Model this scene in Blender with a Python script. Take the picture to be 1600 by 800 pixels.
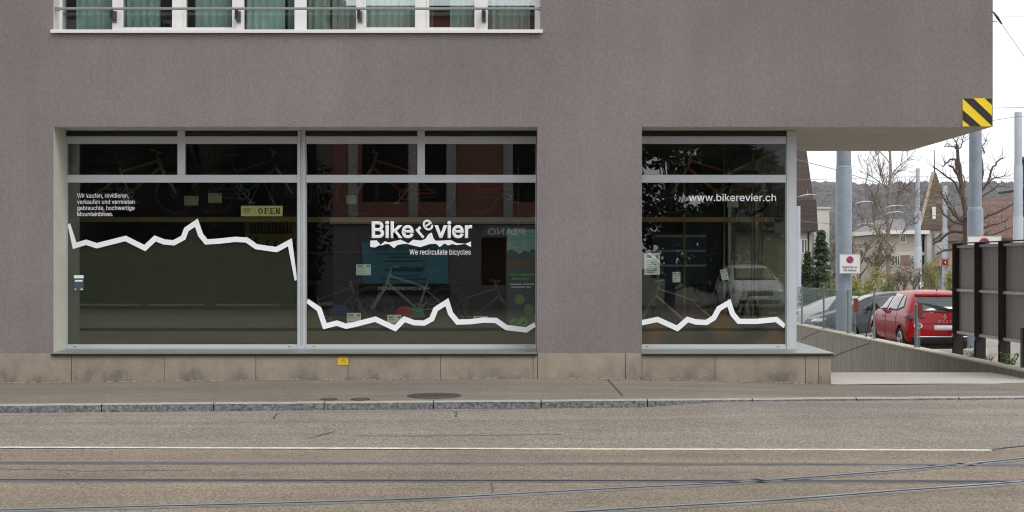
import bpy, bmesh, math, random, os
from mathutils import Vector, Matrix, noise
from mathutils.bvhtree import BVHTree
R = math.radians
random.seed(7)
SC = bpy.context.scene
for o in list(bpy.data.objects): bpy.data.objects.remove(o)
COL = SC.collection
# ---------------------------------------------------------------- camera, world, sun, exposure
F, EYE, CY, HOR = 2388.0, 1.6, -20.9, 415.0
cam = bpy.data.cameras.new('camera'); camo = bpy.data.objects.new('camera', cam); COL.objects.link(camo)
camo.location = (0, CY, EYE); camo.rotation_euler = (R(90), 0, 0)
cam.sensor_width = 36; cam.lens = F / 1600 * 36; cam.shift_y = (HOR - 400) / 1600
cam.clip_start = .1; cam.clip_end = 6000
SC.camera = camo
SUN_EL, SUN_AZ = R(52), R(140)          # azimuth from +Y towards +X
W = bpy.data.worlds.new('World'); SC.world = W; W.use_nodes = True
nt = W.node_tree; bg = nt.nodes['Background']
sky = nt.nodes.new('ShaderNodeTexSky'); sky.sky_type = 'NISHITA'; sky.sun_disc = False
sky.sun_elevation = SUN_EL; sky.sun_rotation = SUN_AZ; sky.air_density = 1.0; sky.dust_density = 4.0; sky.ozone_density = 1.0
hs = nt.nodes.new('ShaderNodeHueSaturation'); hs.inputs['Saturation'].default_value = .22
nt.links.new(sky.outputs[0], hs.inputs['Color']); bg.inputs[1].default_value = .12
# bright overcast: a cloud layer with soft structure over the clear sky
tcw = nt.nodes.new('ShaderNodeTexCoord'); mpw = nt.nodes.new('ShaderNodeMapping'); mpw.inputs['Scale'].default_value = (1, 1, 2.5); nzw = nt.nodes.new('ShaderNodeTexNoise'); nzw.inputs['Scale'].default_value = 1.6; nzw.inputs['Detail'].default_value = 5
nt.links.new(tcw.outputs['Generated'], mpw.inputs[0]); nt.links.new(mpw.outputs[0], nzw.inputs['Vector'])
crw = nt.nodes.new('ShaderNodeValToRGB'); crw.color_ramp.elements[0].position = .3; crw.color_ramp.elements[0].color = (8.0, 8.3, 8.8, 1); crw.color_ramp.elements[1].position = .7; crw.color_ramp.elements[1].color = (10.5, 10.5, 10.6, 1)
nt.links.new(nzw.outputs['Fac'], crw.inputs[0]); mxw = nt.nodes.new('ShaderNodeMix'); mxw.data_type = 'RGBA'; mxw.inputs['Factor'].default_value = .82
nt.links.new(hs.outputs[0], mxw.inputs['A']); nt.links.new(crw.outputs[0], mxw.inputs['B']); nt.links.new(mxw.outputs['Result'], bg.inputs[0])
sl = bpy.data.lights.new('sun', 'SUN'); sl.energy = 1.0; sl.angle = R(22); sl.color = (1, .96, .9)
so = bpy.data.objects.new('sun', sl); COL.objects.link(so)
sd = Vector((math.sin(SUN_AZ) * math.cos(SUN_EL), math.cos(SUN_AZ) * math.cos(SUN_EL), math.sin(SUN_EL)))
so.rotation_euler = sd.to_track_quat('Z', 'Y').to_euler(); so.location = (0, -20, 30)
SC.view_settings.view_transform = 'Standard'; SC.view_settings.look = 'None'; SC.view_settings.gamma = 1
SC.view_settings.exposure = 0.35
SC.render.engine = 'CYCLES'
SC.cycles.max_bounces = 8; SC.cycles.transparent_max_bounces = 24; SC.cycles.glossy_bounces = 4
SC.cycles.use_denoising = True; SC.cycles.filter_width = 1.1; SC.cycles.sample_clamp_indirect = 6

# ---------------------------------------------------------------- helpers
def P(x, y, Y):                      # a direction measured in the photograph, taken out to its real depth Y
    D = Y - CY; return Vector(((x - 800) * D / F, Y, EYE + (HOR - y) * D / F))
def G(x, y, z=-.09):                 # a point on the road surface
    D = F * (EYE - z) / (y - HOR); return Vector(((x - 800) * D / F, D + CY, z))
def lerp(a, b, t): return a + (b - a) * t
def interp(tab, x):
    if x <= tab[0][0]: return tab[0][1]
    for (a, va), (b, vb) in zip(tab, tab[1:]):
        if x <= b: return va + (vb - va) * (x - a) / (b - a)
    return tab[-1][1]

def facing_up(bm):
    for f in bm.faces:
        f.normal_update()
        if f.normal.z < 0: f.normal_flip()
class MB:
    def __init__(s): s.v = []; s.f = []; s.m = []
    def quad(s, pts, m=0):
        n = len(s.v); s.v += [tuple(p) for p in pts]; s.f.append(tuple(range(n, n + len(pts)))); s.m.append(m); return s
    def box(s, a, b, m=0):
        x0, y0, z0 = a; x1, y1, z1 = b
        if x0 > x1: x0, x1 = x1, x0
        if y0 > y1: y0, y1 = y1, y0
        if z0 > z1: z0, z1 = z1, z0
        n = len(s.v)
        s.v += [(x0,y0,z0),(x1,y0,z0),(x1,y1,z0),(x0,y1,z0),(x0,y0,z1),(x1,y0,z1),(x1,y1,z1),(x0,y1,z1)]
        for f in ((0,3,2,1),(4,5,6,7),(0,1,5,4),(1,2,6,5),(2,3,7,6),(3,0,4,7)):
            s.f.append(tuple(n + i for i in f)); s.m.append(m)
        return s
    def tube(s, pts, r, n=8, m=0, cap=True):
        pts = [Vector(p) for p in pts]; k = len(pts)
        rs = r if isinstance(r, (list, tuple)) else [r] * k
        base = len(s.v); prev = None
        for i, p in enumerate(pts):
            d = (pts[min(i + 1, k - 1)] - pts[max(i - 1, 0)])
            d = d.normalized() if d.length > 1e-9 else Vector((0, 0, 1))
            if prev is None:
                u = d.orthogonal().normalized()
            else:
                u = (prev - d * prev.dot(d)); u = u.normalized() if u.length > 1e-6 else d.orthogonal().normalized()
            prev = u; w = d.cross(u)
            for j in range(n):
                a = 2 * math.pi * j / n
                s.v.append(tuple(p + (u * math.cos(a) + w * math.sin(a)) * rs[i]))
        for i in range(k - 1):
            for j in range(n):
                a = base + i * n + j; b = base + i * n + (j + 1) % n
                s.f.append((a, b, b + n, a + n)); s.m.append(m)
        if cap:
            s.f.append(tuple(base + j for j in range(n))[::-1]); s.m.append(m)
            s.f.append(tuple(base + (k - 1) * n + j for j in range(n))); s.m.append(m)
        return s
    def ring(s, c, r, t, axis='Y', n=28, k=6, m=0, squash=1.0):
        c = Vector(c); base = len(s.v)
        for i in range(n):
            a = 2 * math.pi * i / n
            for j in range(k):
                b = 2 * math.pi * j / k
                rr = r + math.cos(b) * t; h = math.sin(b) * t * squash
                q = {'Y': (rr * math.cos(a), h, rr * math.sin(a)), 'X': (h, rr * math.cos(a), rr * math.sin(a)), 'Z': (rr * math.cos(a), rr * math.sin(a), h)}[axis]
                s.v.append(tuple(c + Vector(q)))
        for i in range(n):
            for j in range(k):
                s.f.append((base + i * k + j, base + ((i + 1) % n) * k + j, base + ((i + 1) % n) * k + (j + 1) % k, base + i * k + (j + 1) % k)); s.m.append(m)
        return s
    def prism(s, pts, off, m=0):        # planar outline extruded by vector off
        pts = [Vector(p) for p in pts]; off = Vector(off); n = len(pts); b = len(s.v)
        s.v += [tuple(p) for p in pts] + [tuple(p + off) for p in pts]
        s.f.append(tuple(range(b, b + n))); s.m.append(m)
        s.f.append(tuple(range(b + 2 * n - 1, b + n - 1, -1))); s.m.append(m)
        for i in range(n):
            j = (i + 1) % n; s.f.append((b + j, b + i, b + n + i, b + n + j)); s.m.append(m)
        return s
    def build(s, name, mats, parent=None, smooth=False, bevel=0, fix=True):
        me = bpy.data.meshes.new(name); me.from_pydata(s.v, [], s.f)
        if not isinstance(mats, (list, tuple)): mats = [mats]
        for m in mats: me.materials.append(m)
        if len(mats) > 1: me.polygons.foreach_set('material_index', s.m)
        if fix and len(s.f) < 60000:
            bm = bmesh.new(); bm.from_mesh(me); bmesh.ops.recalc_face_normals(bm, faces=bm.faces); bm.to_mesh(me); bm.free()
        if smooth:
            me.polygons.foreach_set('use_smooth', [True] * len(me.polygons))
            try: me.set_sharp_from_angle(angle=R(40))
            except Exception: pass
        me.update()
        o = bpy.data.objects.new(name, me); COL.objects.link(o)
        if parent: o.parent = parent
        if bevel:
            b = o.modifiers.new('bevel', 'BEVEL'); b.width = bevel; b.segments = 2; b.limit_method = 'ANGLE'
        return o

def tag(o, label, cat, group=None, kind=None):
    o['label'] = label; o['category'] = cat
    if group: o['group'] = group
    if kind: o['kind'] = kind
    return o
def thing(name, label, cat, loc=(0, 0, 0), rz=0, group=None):
    o = bpy.data.objects.new(name, None); COL.objects.link(o); o.empty_display_size = .2
    o.location = loc; o.rotation_euler = (0, 0, rz)
    return tag(o, label, cat, group)
def struct(o): o['kind'] = 'structure'; return o

# ---- materials
def mat(name, col, rough=.8, metal=0, var=0, vs=3.0, bump=0, bs=40.0, spec=.5, col2=None, detail=6, emit=None, coat=0, stretch=None, fine=0, fs=80):
    m = bpy.data.materials.new(name); m.use_nodes = True; t = m.node_tree; N = t.nodes; L = t.links
    b = N['Principled BSDF']; b.inputs['Roughness'].default_value = rough; b.inputs['Metallic'].default_value = metal
    b.inputs['Specular IOR Level'].default_value = spec; b.inputs['Base Color'].default_value = (*col, 1)
    if coat: b.inputs['Coat Weight'].default_value = coat; b.inputs['Coat Roughness'].default_value = .04
    if var or bump or fine:
        tc = N.new('ShaderNodeTexCoord'); src = tc.outputs['Object']
        if stretch:
            mp = N.new('ShaderNodeMapping'); mp.inputs['Scale'].default_value = stretch; L.new(src, mp.inputs[0]); src = mp.outputs[0]
    cur = None
    if var:
        n = N.new('ShaderNodeTexNoise'); n.inputs['Scale'].default_value = vs; n.inputs['Detail'].default_value = detail; n.inputs['Roughness'].default_value = .6
        L.new(src, n.inputs['Vector'])
        c2 = col2 or tuple(max(0, c * (1 - var)) for c in col); c1 = col if col2 else tuple(c * (1 + var) for c in col)
        r = N.new('ShaderNodeValToRGB'); r.color_ramp.elements[0].position = .32; r.color_ramp.elements[1].position = .68
        r.color_ramp.elements[0].color = (*c2, 1); r.color_ramp.elements[1].color = (*c1, 1)
        L.new(n.outputs['Fac'], r.inputs[0]); cur = r.outputs[0]
    if fine:
        n = N.new('ShaderNodeTexNoise'); n.inputs['Scale'].default_value = fs; n.inputs['Detail'].default_value = 3; n.inputs['Roughness'].default_value = .7
        L.new(src, n.inputs['Vector'])
        mr = N.new('ShaderNodeMapRange'); mr.inputs['From Min'].default_value = .3; mr.inputs['From Max'].default_value = .7
        mr.inputs['To Min'].default_value = 1 - fine; mr.inputs['To Max'].default_value = 1 + fine; L.new(n.outputs['Fac'], mr.inputs[0])
        mx = N.new('ShaderNodeMix'); mx.data_type = 'RGBA'; mx.blend_type = 'MULTIPLY'; mx.inputs['Factor'].default_value = 1
        if cur: L.new(cur, mx.inputs['A'])
        else: mx.inputs['A'].default_value = (*col, 1)
        cb = N.new('ShaderNodeCombineColor')
        for i in range(3): L.new(mr.outputs[0], cb.inputs[i])
        L.new(cb.outputs[0], mx.inputs['B']); cur = mx.outputs['Result']
    if cur: L.new(cur, b.inputs['Base Color'])
    if bump:
        n = N.new('ShaderNodeTexNoise'); n.inputs['Scale'].default_value = bs; n.inputs['Detail'].default_value = 4
        L.new(src, n.inputs['Vector'])
        bp = N.new('ShaderNodeBump'); bp.inputs['Strength'].default_value = bump; bp.inputs['Distance'].default_value = .02
        L.new(n.outputs['Fac'], bp.inputs['Height']); L.new(bp.outputs[0], b.inputs['Normal'])
    if emit: b.inputs['Emission Color'].default_value = (*emit, 1); b.inputs['Emission Strength'].default_value = 1
    m.diffuse_color = (*col, 1)
    return m
def glass(name, refl=.1, tint=(1, 1, 1), rough=0.0):
    m = bpy.data.materials.new(name); m.use_nodes = True; t = m.node_tree; N = t.nodes; L = t.links
    N.remove(N['Principled BSDF']); out = N['Material Output']
    lw = N.new('ShaderNodeLayerWeight'); lw.inputs['Blend'].default_value = .5
    pw = N.new('ShaderNodeMath'); pw.operation = 'POWER'; L.new(lw.outputs['Facing'], pw.inputs[0]); pw.inputs[1].default_value = 4
    ma = N.new('ShaderNodeMath'); ma.operation = 'MULTIPLY_ADD'; L.new(pw.outputs[0], ma.inputs[0]); ma.inputs[1].default_value = 1 - refl; ma.inputs[2].default_value = refl
    tr = N.new('ShaderNodeBsdfTransparent'); tr.inputs[0].default_value = (*tint, 1)
    gl = N.new('ShaderNodeBsdfGlossy'); gl.inputs['Roughness'].default_value = rough
    mx = N.new('ShaderNodeMixShader'); L.new(ma.outputs[0], mx.inputs[0]); L.new(tr.outputs[0], mx.inputs[1]); L.new(gl.outputs[0], mx.inputs[2])
    L.new(mx.outputs[0], out.inputs[0]); return m
def film(name, col, alpha):
    m = bpy.data.materials.new(name); m.use_nodes = True; b = m.node_tree.nodes['Principled BSDF']
    b.inputs['Base Color'].default_value = (*col, 1); b.inputs['Roughness'].default_value = .6; b.inputs['Specular IOR Level'].default_value = .1; b.inputs['Alpha'].default_value = alpha; return m

def streaks(m, scale, amt):
    t = m.node_tree; N = t.nodes; L = t.links; b = N['Principled BSDF']; src = b.inputs['Base Color'].links[0].from_socket
    tc = N.new('ShaderNodeTexCoord'); mp = N.new('ShaderNodeMapping'); mp.inputs['Scale'].default_value = scale; L.new(tc.outputs['Object'], mp.inputs[0])
    n = N.new('ShaderNodeTexNoise'); n.inputs['Scale'].default_value = 1; n.inputs['Detail'].default_value = 5; n.inputs['Roughness'].default_value = .6; L.new(mp.outputs[0], n.inputs['Vector'])
    mr = N.new('ShaderNodeMapRange'); mr.inputs['From Min'].default_value = .3; mr.inputs['From Max'].default_value = .7; mr.inputs['To Min'].default_value = 1 - amt; mr.inputs['To Max'].default_value = 1 + amt; L.new(n.outputs['Fac'], mr.inputs[0])
    vm = N.new('ShaderNodeVectorMath'); vm.operation = 'SCALE'; L.new(src, vm.inputs[0]); L.new(mr.outputs[0], vm.inputs['Scale']); L.new(vm.outputs[0], b.inputs['Base Color'])
M = {}
M['stucco'] = mat('mauve_grey_render', (.236, .212, .211), .95, var=.13, vs=.32, bump=.8, bs=85, fine=.20, fs=75, spec=.2)
streaks(M['stucco'], (3.0, 1, .25), .045); streaks(M['stucco'], (22, 22, 14), .10)
M['soffit'] = mat('pale_render', (.50, .455, .40), .95, var=.05, vs=1.2, bump=.3, bs=90, spec=.2)
M['reveal'] = mat('reveal_plaster', (.52, .52, .46), .9, var=.05, vs=3, bump=.2, bs=90)
M['alu'] = mat('grey_window_aluminium', (.50, .53, .55), .45, metal=.1, var=.03, vs=4)
M['aludk'] = mat('weathered_aluminium', (.25, .25, .25), .5, metal=.3)
M['louvre'] = mat('dark_louvre', (.05, .045, .042), .6)
M['sill'] = mat('sheet_metal_sill', (.30, .315, .30), .4, metal=.5, var=.08, vs=2)
M['white'] = mat('white_paint', (.75, .74, .73), .5)
M['vinyl'] = mat('white_vinyl', (.88, .88, .92), .5)
M['steel'] = mat('galvanised_steel', (.33, .37, .38), .45, metal=.5, var=.1, vs=20)
M['rail'] = mat('polished_rail_steel', (.30, .30, .31), .5, metal=.35, var=.35, vs=1.2)
M['raildull'] = mat('dull_rail_steel', (.17, .17, .185), .6, metal=.3, var=.35, vs=1.2)
M['groove'] = mat('rail_groove', (.012, .012, .014), .8)
M['black'] = mat('black_plastic', (.012, .012, .012), .5)
M['rubber'] = mat('tyre_rubber', (.015, .015, .015), .8)
M['rim'] = mat('alloy', (.45, .45, .46), .3, metal=.8)
M['conc'] = mat('board_marked_concrete', (.185, .165, .135), .95, var=.3, vs=2.2, bump=.4, bs=20, stretch=(1, 3.4, .4), fine=.12, fs=30)
M['conccap'] = mat('concrete_coping', (.42, .385, .31), .95, var=.12, vs=3, fine=.12, fs=60)
M['ramp'] = mat('pale_ramp_concrete', (.46, .43, .385), .95, var=.09, vs=1.1, fine=.08, fs=60, bump=.2)
M['kerb'] = mat('granite_kerb', (.15, .152, .158), .85, var=.3, vs=18, fine=.6, fs=30, bump=1.0, bs=22)
M['kerbtop'] = mat('worn_kerb_top', (.33, .31, .27), .85, var=.15, vs=7, fine=.15)
M['iron'] = mat('cast_iron', (.10, .075, .07), .7, metal=.3, var=.2, vs=30, bump=.5, bs=60)
M['mast'] = mat('blue_grey_mast_paint', (.23, .27, .32), .45, var=.12, vs=3, fine=.08, fs=20)
M['mast2'] = mat('light_mast_paint', (.40, .44, .49), .5, var=.05, vs=2)
M['yellow'] = mat('warning_yellow', (.85, .62, .01), .5)
M['wood'] = mat('plywood', (.30, .19, .07), .7, var=.15, vs=3, stretch=(1, 1, 6))
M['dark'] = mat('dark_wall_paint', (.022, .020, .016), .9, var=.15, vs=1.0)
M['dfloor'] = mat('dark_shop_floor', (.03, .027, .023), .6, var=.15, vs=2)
M['bark'] = mat('bark', (.085, .062, .048), .95, var=.3, vs=9, bump=.5, bs=20)
M['birch'] = mat('birch_bark', (.32, .27, .22), .9, var=.5, vs=6, col2=(.16, .13, .11))
M['twig'] = mat('twig', (.17, .13, .10), .95)
M['paper'] = mat('white_paper', (.86, .90, .85), .7)
M['ink'] = mat('ink', (.05, .05, .06), .7)
M['tagp'] = mat('cream_price_card', (.5, .5, .36), .7)
M['brown'] = mat('dark_brown_steel', (.018, .012, .010), .6, metal=.2)
M['panel'] = mat('dull_grey_panel', (.25, .23, .22), .7, var=.12, vs=1.5, stretch=(1, 6, .6))
M['prail'] = mat('panel_rail', (.46, .44, .41), .6, var=.15, vs=8)
M['glass'] = glass('shop_glass', .105, (.82, .85, .81))
M['uglass'] = glass('upstairs_glass', .30, (.87, .95, .93))
M['film'] = film('dark_etched_film', (.098, .099, .076), .88)
M['wire'] = mat('wire', (.20, .20, .21), .6)

def asphalt(name, a, b, grain=.45, gs=55):
    m = mat(name, a, .92, var=.12, vs=.5, col2=b, fine=grain, fs=gs, bump=.9, bs=60, spec=.3, stretch=(1, .33, 1))
    streaks(m, (.12, 1.7, 1), .16); streaks(m, (1.3, 1.6, 1), .07)
    return m
M['road'] = asphalt('road_asphalt', (.252, .222, .188), (.206, .182, .155), .52, 52)
M['track'] = asphalt('track_bed_asphalt', (.244, .202, .154), (.188, .156, .120), .46, 55)
M['walk'] = asphalt('pavement_asphalt', (.218, .190, .158), (.178, .155, .129), .32, 65)
M['park'] = asphalt('parking_asphalt', (.30, .275, .24), (.25, .23, .20), .2, 50)

# plinth stone: dirt stains rise from the pavement
def plinth_mat():
    m = mat('stained_sandstone', (.30, .245, .185), .95, bump=.4, bs=50); t = m.node_tree; N = t.nodes; L = t.links; b = N['Principled BSDF']
    tc = N.new('ShaderNodeTexCoord'); mp = N.new('ShaderNodeMapping'); mp.inputs['Scale'].default_value = (1.3, 1, 1.0); L.new(tc.outputs['Object'], mp.inputs[0])
    n = N.new('ShaderNodeTexNoise'); n.inputs['Scale'].default_value = 2.2; n.inputs['Detail'].default_value = 8; n.inputs['Roughness'].default_value = .65; L.new(mp.outputs[0], n.inputs['Vector'])
    sp = N.new('ShaderNodeSeparateXYZ'); L.new(tc.outputs['Object'], sp.inputs[0])
    mr = N.new('ShaderNodeMapRange'); mr.inputs['From Min'].default_value = 0; mr.inputs['From Max'].default_value = .4; mr.inputs['To Min'].default_value = -.14; mr.inputs['To Max'].default_value = .1; L.new(sp.outputs[2], mr.inputs[0])
    ad = N.new('ShaderNodeMath'); ad.operation = 'ADD'; L.new(n.outputs['Fac'], ad.inputs[0]); L.new(mr.outputs[0], ad.inputs[1])
    r = N.new('ShaderNodeValToRGB'); e = r.color_ramp.elements; e[0].position = .22; e[0].color = (.14, .118, .094, 1); e[1].position = .70; e[1].color = (.345, .300, .240, 1)
    k = e.new(.42); k.color = (.268, .230, .182, 1); L.new(ad.outputs[0], r.inputs[0]); L.new(r.outputs[0], b.inputs['Base Color']); return m
M['plinth'] = plinth_mat()
def tile_mat(name, a, b, s):
    m = mat(name, a, .9); t = m.node_tree; N = t.nodes; L = t.links
    tc = N.new('ShaderNodeTexCoord'); br = N.new('ShaderNodeTexBrick'); br.inputs['Scale'].default_value = s; br.inputs['Color1'].default_value = (*a, 1); br.inputs['Color2'].default_value = (*b, 1)
    br.inputs['Mortar'].default_value = (a[0] * .3, a[1] * .3, a[2] * .3, 1); br.inputs['Mortar Size'].default_value = .03
    mp = N.new('ShaderNodeMapping'); mp.inputs['Rotation'].default_value = (R(90), 0, 0); L.new(tc.outputs['Object'], mp.inputs[0]); L.new(mp.outputs[0], br.inputs[0]); L.new(br.outputs[0], N['Principled BSDF'].inputs['Base Color']); return m

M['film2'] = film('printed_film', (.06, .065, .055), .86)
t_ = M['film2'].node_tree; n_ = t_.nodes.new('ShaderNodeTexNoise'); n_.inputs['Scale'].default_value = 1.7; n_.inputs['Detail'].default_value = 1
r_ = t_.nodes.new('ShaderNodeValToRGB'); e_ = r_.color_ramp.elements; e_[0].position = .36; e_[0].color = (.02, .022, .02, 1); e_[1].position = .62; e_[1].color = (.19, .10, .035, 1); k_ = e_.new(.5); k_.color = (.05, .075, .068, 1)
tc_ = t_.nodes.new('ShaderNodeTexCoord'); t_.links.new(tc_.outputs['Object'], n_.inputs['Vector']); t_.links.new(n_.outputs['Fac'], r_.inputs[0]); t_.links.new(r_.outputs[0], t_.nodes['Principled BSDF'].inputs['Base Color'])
# ---- text
FONT = None
try:
    for base in (bpy.utils.system_resource('DATAFILES'), ):
        p = os.path.join(base, 'fonts', 'Inter.woff2')
        if os.path.exists(p): FONT = bpy.data.fonts.load(p)
except Exception: FONT = None
def cap_units():
    cu = bpy.data.curves.new('tmp', 'FONT'); cu.body = 'H'; cu.size = 1
    if FONT: cu.font = FONT
    t = bpy.data.objects.new('tmp', cu); COL.objects.link(t); dg = bpy.context.evaluated_depsgraph_get(); dg.update()
    me = bpy.data.meshes.new_from_object(t.evaluated_get(dg)); bpy.data.objects.remove(t); h = max(v.co.y for v in me.vertices); bpy.data.meshes.remove(me); return h
CAPU = cap_units(); print('cap', CAPU, FONT)
def text_mesh(s, x0, x1, zb, cap, Y, m, name, parent, bold=0.0, flip=False, depth=.002, rot=None, center=None, thick=None):
    cu = bpy.data.curves.new(name, 'FONT'); cu.body = s; cu.size = 1
    if FONT: cu.font = FONT
    cu.resolution_u = 3; cu.fill_mode = 'BOTH'; cu.extrude = .001; cu.bevel_depth = bold; cu.bevel_resolution = 0
    t = bpy.data.objects.new('tmp', cu); COL.objects.link(t)
    dg = bpy.context.evaluated_depsgraph_get(); dg.update()
    me = bpy.data.meshes.new_from_object(t.evaluated_get(dg)); bpy.data.objects.remove(t)
    xs = [v.co.x for v in me.vertices]; a, b = min(xs), max(xs); zm = max(abs(v.co.z) for v in me.vertices)
    capu = CAPU
    for v in me.vertices:
        x = (v.co.x - a) / (b - a) * (x1 - x0); z = v.co.y / capu * cap; d = (v.co.z / zm) * depth / 2
        if rot is not None:
            cx = x - (x1 - x0) / 2; cz = z - cap * .37; x = cx * math.cos(rot) - cz * math.sin(rot) + center[0]; z = cx * math.sin(rot) + cz * math.cos(rot) + center[1]
            v.co = (x, Y + d, z)
        elif flip: v.co = (x1 - x, Y + d, zb + z)
        else: v.co = (x0 + x, Y + d, zb + z)
    me.materials.clear(); me.materials.append(m); me.name = name
    o = bpy.data.objects.new(name, me); COL.objects.link(o)
    if parent: o.parent = parent
    return o

# ================================================================ SETTING
def kerbY(X): return max(-5.2, min(-1.6, -2.85 + .09 * X))
ZS = [(-7, -.01), (-3.5, .03), (.4, .055), (1.8, .045), (4.4, -.03), (7.3, 0.0), (12, 0)]
def walkz(X, Y):
    k = kerbY(X); t = max(0, min(1, (Y - k) / (0 - k))); return interp(ZS, X) * t
def roadz(X, Y):
    k = kerbY(X); t = max(0, min(1, (X - 1.5) / 1.0)); t = t * t * (3 - 2 * t); f = max(0, min(1, 1 - (k - Y) / 2.2)); return -.09 + .062 * t * f
xsr = [-70, -40, -20] + [-12 + .5 * i for i in range(49)] + [20, 40, 70]
mb = MB(); rows = 16
for i in range(len(xsr) - 1):
    for j in range(rows):
        q = []
        for (ii, jj) in ((i, j), (i + 1, j), (i + 1, j + 1), (i, j + 1)):
            X = xsr[ii]; Y = kerbY(X) - .02 - (j and 0) ; k = kerbY(X); t = jj / rows; Y = k + (-17.2 - k) * (t ** 1.6); q.append((X, Y, roadz(X, Y)))
        mb.quad(q)
road = struct(mb.build('road', M['road'], smooth=True))
bm_ = bmesh.new(); bm_.from_mesh(road.data); bmesh.ops.remove_doubles(bm_, verts=bm_.verts, dist=1e-4); facing_up(bm_); bm_.to_mesh(road.data); bm_.free()
# track bed sheet
mb = MB()
ta, tb = G(0, 702), G(1600, 705)
mb.quad([(-70, -17.1, -.086), (70, -17.1, -.086), (70, tb.y, -.086), (-70, ta.y, -.086)])
struct(mb.build('tram_track_bed', M['track']))
# pavement
mb = MB()
for i in range(len(xsr) - 1):
    X0, X1 = xsr[i], xsr[i + 1]
    for j in range(6):
        q = []
        for (X, jj) in ((X0, j), (X1, j), (X1, j + 1), (X0, j + 1)):
            k = kerbY(X) + .14; Y = k + (.02 - k) * jj / 6; q.append((X, Y, walkz(X, Y)))
        mb.quad(q)
pv = struct(mb.build('pavement', M['walk'], smooth=True))
bm_ = bmesh.new(); bm_.from_mesh(pv.data); bmesh.ops.remove_doubles(bm_, verts=bm_.verts, dist=1e-4); facing_up(bm_); bm_.to_mesh(pv.data); bm_.free()
# kerb stones
mb = MB(); x = -69.5; random.seed(3)
for i in range(110):
    L_ = 1.27; X0, X1 = x, x + L_ - .012; x += L_
    if X1 > 69: break
    seg = 4
    for s in range(seg):
        a = lerp(X0, X1, s / seg); b = lerp(X0, X1, (s + 1) / seg); ya, yb = kerbY(a), kerbY(b)
        top = .003 + random.uniform(-.002, .002)
        mb.quad([(a, ya, -.2), (b, yb, -.2), (b, yb + .01, top - .012), (a, ya + .01, top - .012)], 0)
        mb.quad([(a, ya + .01, top - .012), (b, yb + .01, top - .012), (b, yb + .025, top), (a, ya + .025, top)], 1)
        mb.quad([(a, ya + .025, top), (b, yb + .025, top), (b, yb + .145, top), (a, ya + .145, top)], 1)
        mb.quad([(a, ya + .145, top), (b, yb + .145, top), (b, yb + .145, -.2), (a, ya + .145, -.2)], 1)
    for X in (X0, X1): mb.quad([(X, kerbY(X), -.2), (X, kerbY(X) + .145, -.2), (X, kerbY(X) + .145, .0), (X, kerbY(X) + .01, -.01)], 0)
struct(mb.build('kerb', [M['kerb'], M['kerbtop']]))
# wide ground sheet, with the trench of the ramp left open
def gz(Y):
    return -.35 if Y < 0 else (-.35 - .03 * Y if Y < 60 else -2.15 - (Y - 60) * .003)
gx = [-2500, -200, -30, 4.1, 7.4, 60, 250, 2500]; gy = [-900, -60, -18, 0, 2, 24, 60, 150, 600, 2600]
mb = MB()
for i in range(len(gx) - 1):
    for j in range(len(gy) - 1):
        if gx[i] == 4.1 and gy[j] in (0, 2): continue
        mb.quad([(gx[i], gy[j], gz(gy[j])), (gx[i + 1], gy[j], gz(gy[j])), (gx[i + 1], gy[j + 1], gz(gy[j + 1])), (gx[i], gy[j + 1], gz(gy[j + 1]))])
struct(mb.build('ground', mat('grassy_ground', (.07, .075, .035), .95, var=.3, vs=.5)))
# forecourt across the street, behind the camera
mb = MB(); mb.box((-60, -34, -.2), (60, -17.2, 0.0)); struct(mb.build('forecourt', M['walk']))
# parking lot behind the wall
mb = MB()
mb.quad([(7.55, 0, -.02), (60, 0, -.02), (60, 60, -1.82), (7.55, 60, -1.82)]); struct(mb.build('parking_lot', M['park']))
mb = MB(); mb.quad([(7.45, kerbY(7.45) + 2.3, -.016), (60, .4, -.016), (60, .0, -.012), (7.45, -.0, -.012)])
# ramp
mb = MB(); prof = [(-.1, -.006), (.6, -.012), (1.6, -.02), (2.4, -.03), (2.9, -.06), (3.6, -.15), (6, -.5), (12, -1.4), (24, -2.9)]
for (a, za), (b, zb) in zip(prof, prof[1:]):
    mb.quad([(4.35, a, za), (7.32, a, za), (7.32, b, zb), (4.35, b, zb)])
rp = struct(mb.build('ramp', M['ramp'], smooth=True))
bm_ = bmesh.new(); bm_.from_mesh(rp.data); bmesh.ops.remove_doubles(bm_, verts=bm_.verts, dist=1e-4); facing_up(bm_); bm_.to_mesh(rp.data); bm_.free()
# asphalt seams and cracks
def ribbon(name, pts, w, m, zoff=.004, z=None, jit=0):
    mb = MB(); pts = [Vector(p) for p in pts]
    if jit:
        q = [pts[0]]
        for a, b in zip(pts, pts[1:]):
            n = max(1, int((b - a).length / .08))
            for i in range(1, n + 1):
                p = a.lerp(b, i / n); q.append(p + Vector((random.uniform(-jit, jit), random.uniform(-jit, jit), 0)) * (1 if i < n else 0))
        pts = q
    for i, (a, b) in enumerate(zip(pts, pts[1:])):
        d = (b - a); n = Vector((-d.y, d.x, 0)).normalized() * w / 2
        mb.quad([a - n + Vector((0, 0, zoff)), b - n + Vector((0, 0, zoff)), b + n + Vector((0, 0, zoff)), a + n + Vector((0, 0, zoff))])
    o = mb.build(name, m); return struct(o)
ribbon('lane_line', [G(-1500, 695), G(0, 699.8), G(800, 702), G(1548, 704.2)], .115, mat('worn_line_paint', (.58, .53, .44), .9, var=.22, vs=9, fine=.2, fs=40), .0065)
mc = mat('tar_crack', (.075, .066, .058), .9)
def onwalk(x, y):
    p = G(x, y, 0); p.z = walkz(p.x, p.y); return p
def onroad(x, y):
    p = G(x, y, -.09); p.z = roadz(p.x, p.y); return p
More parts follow.
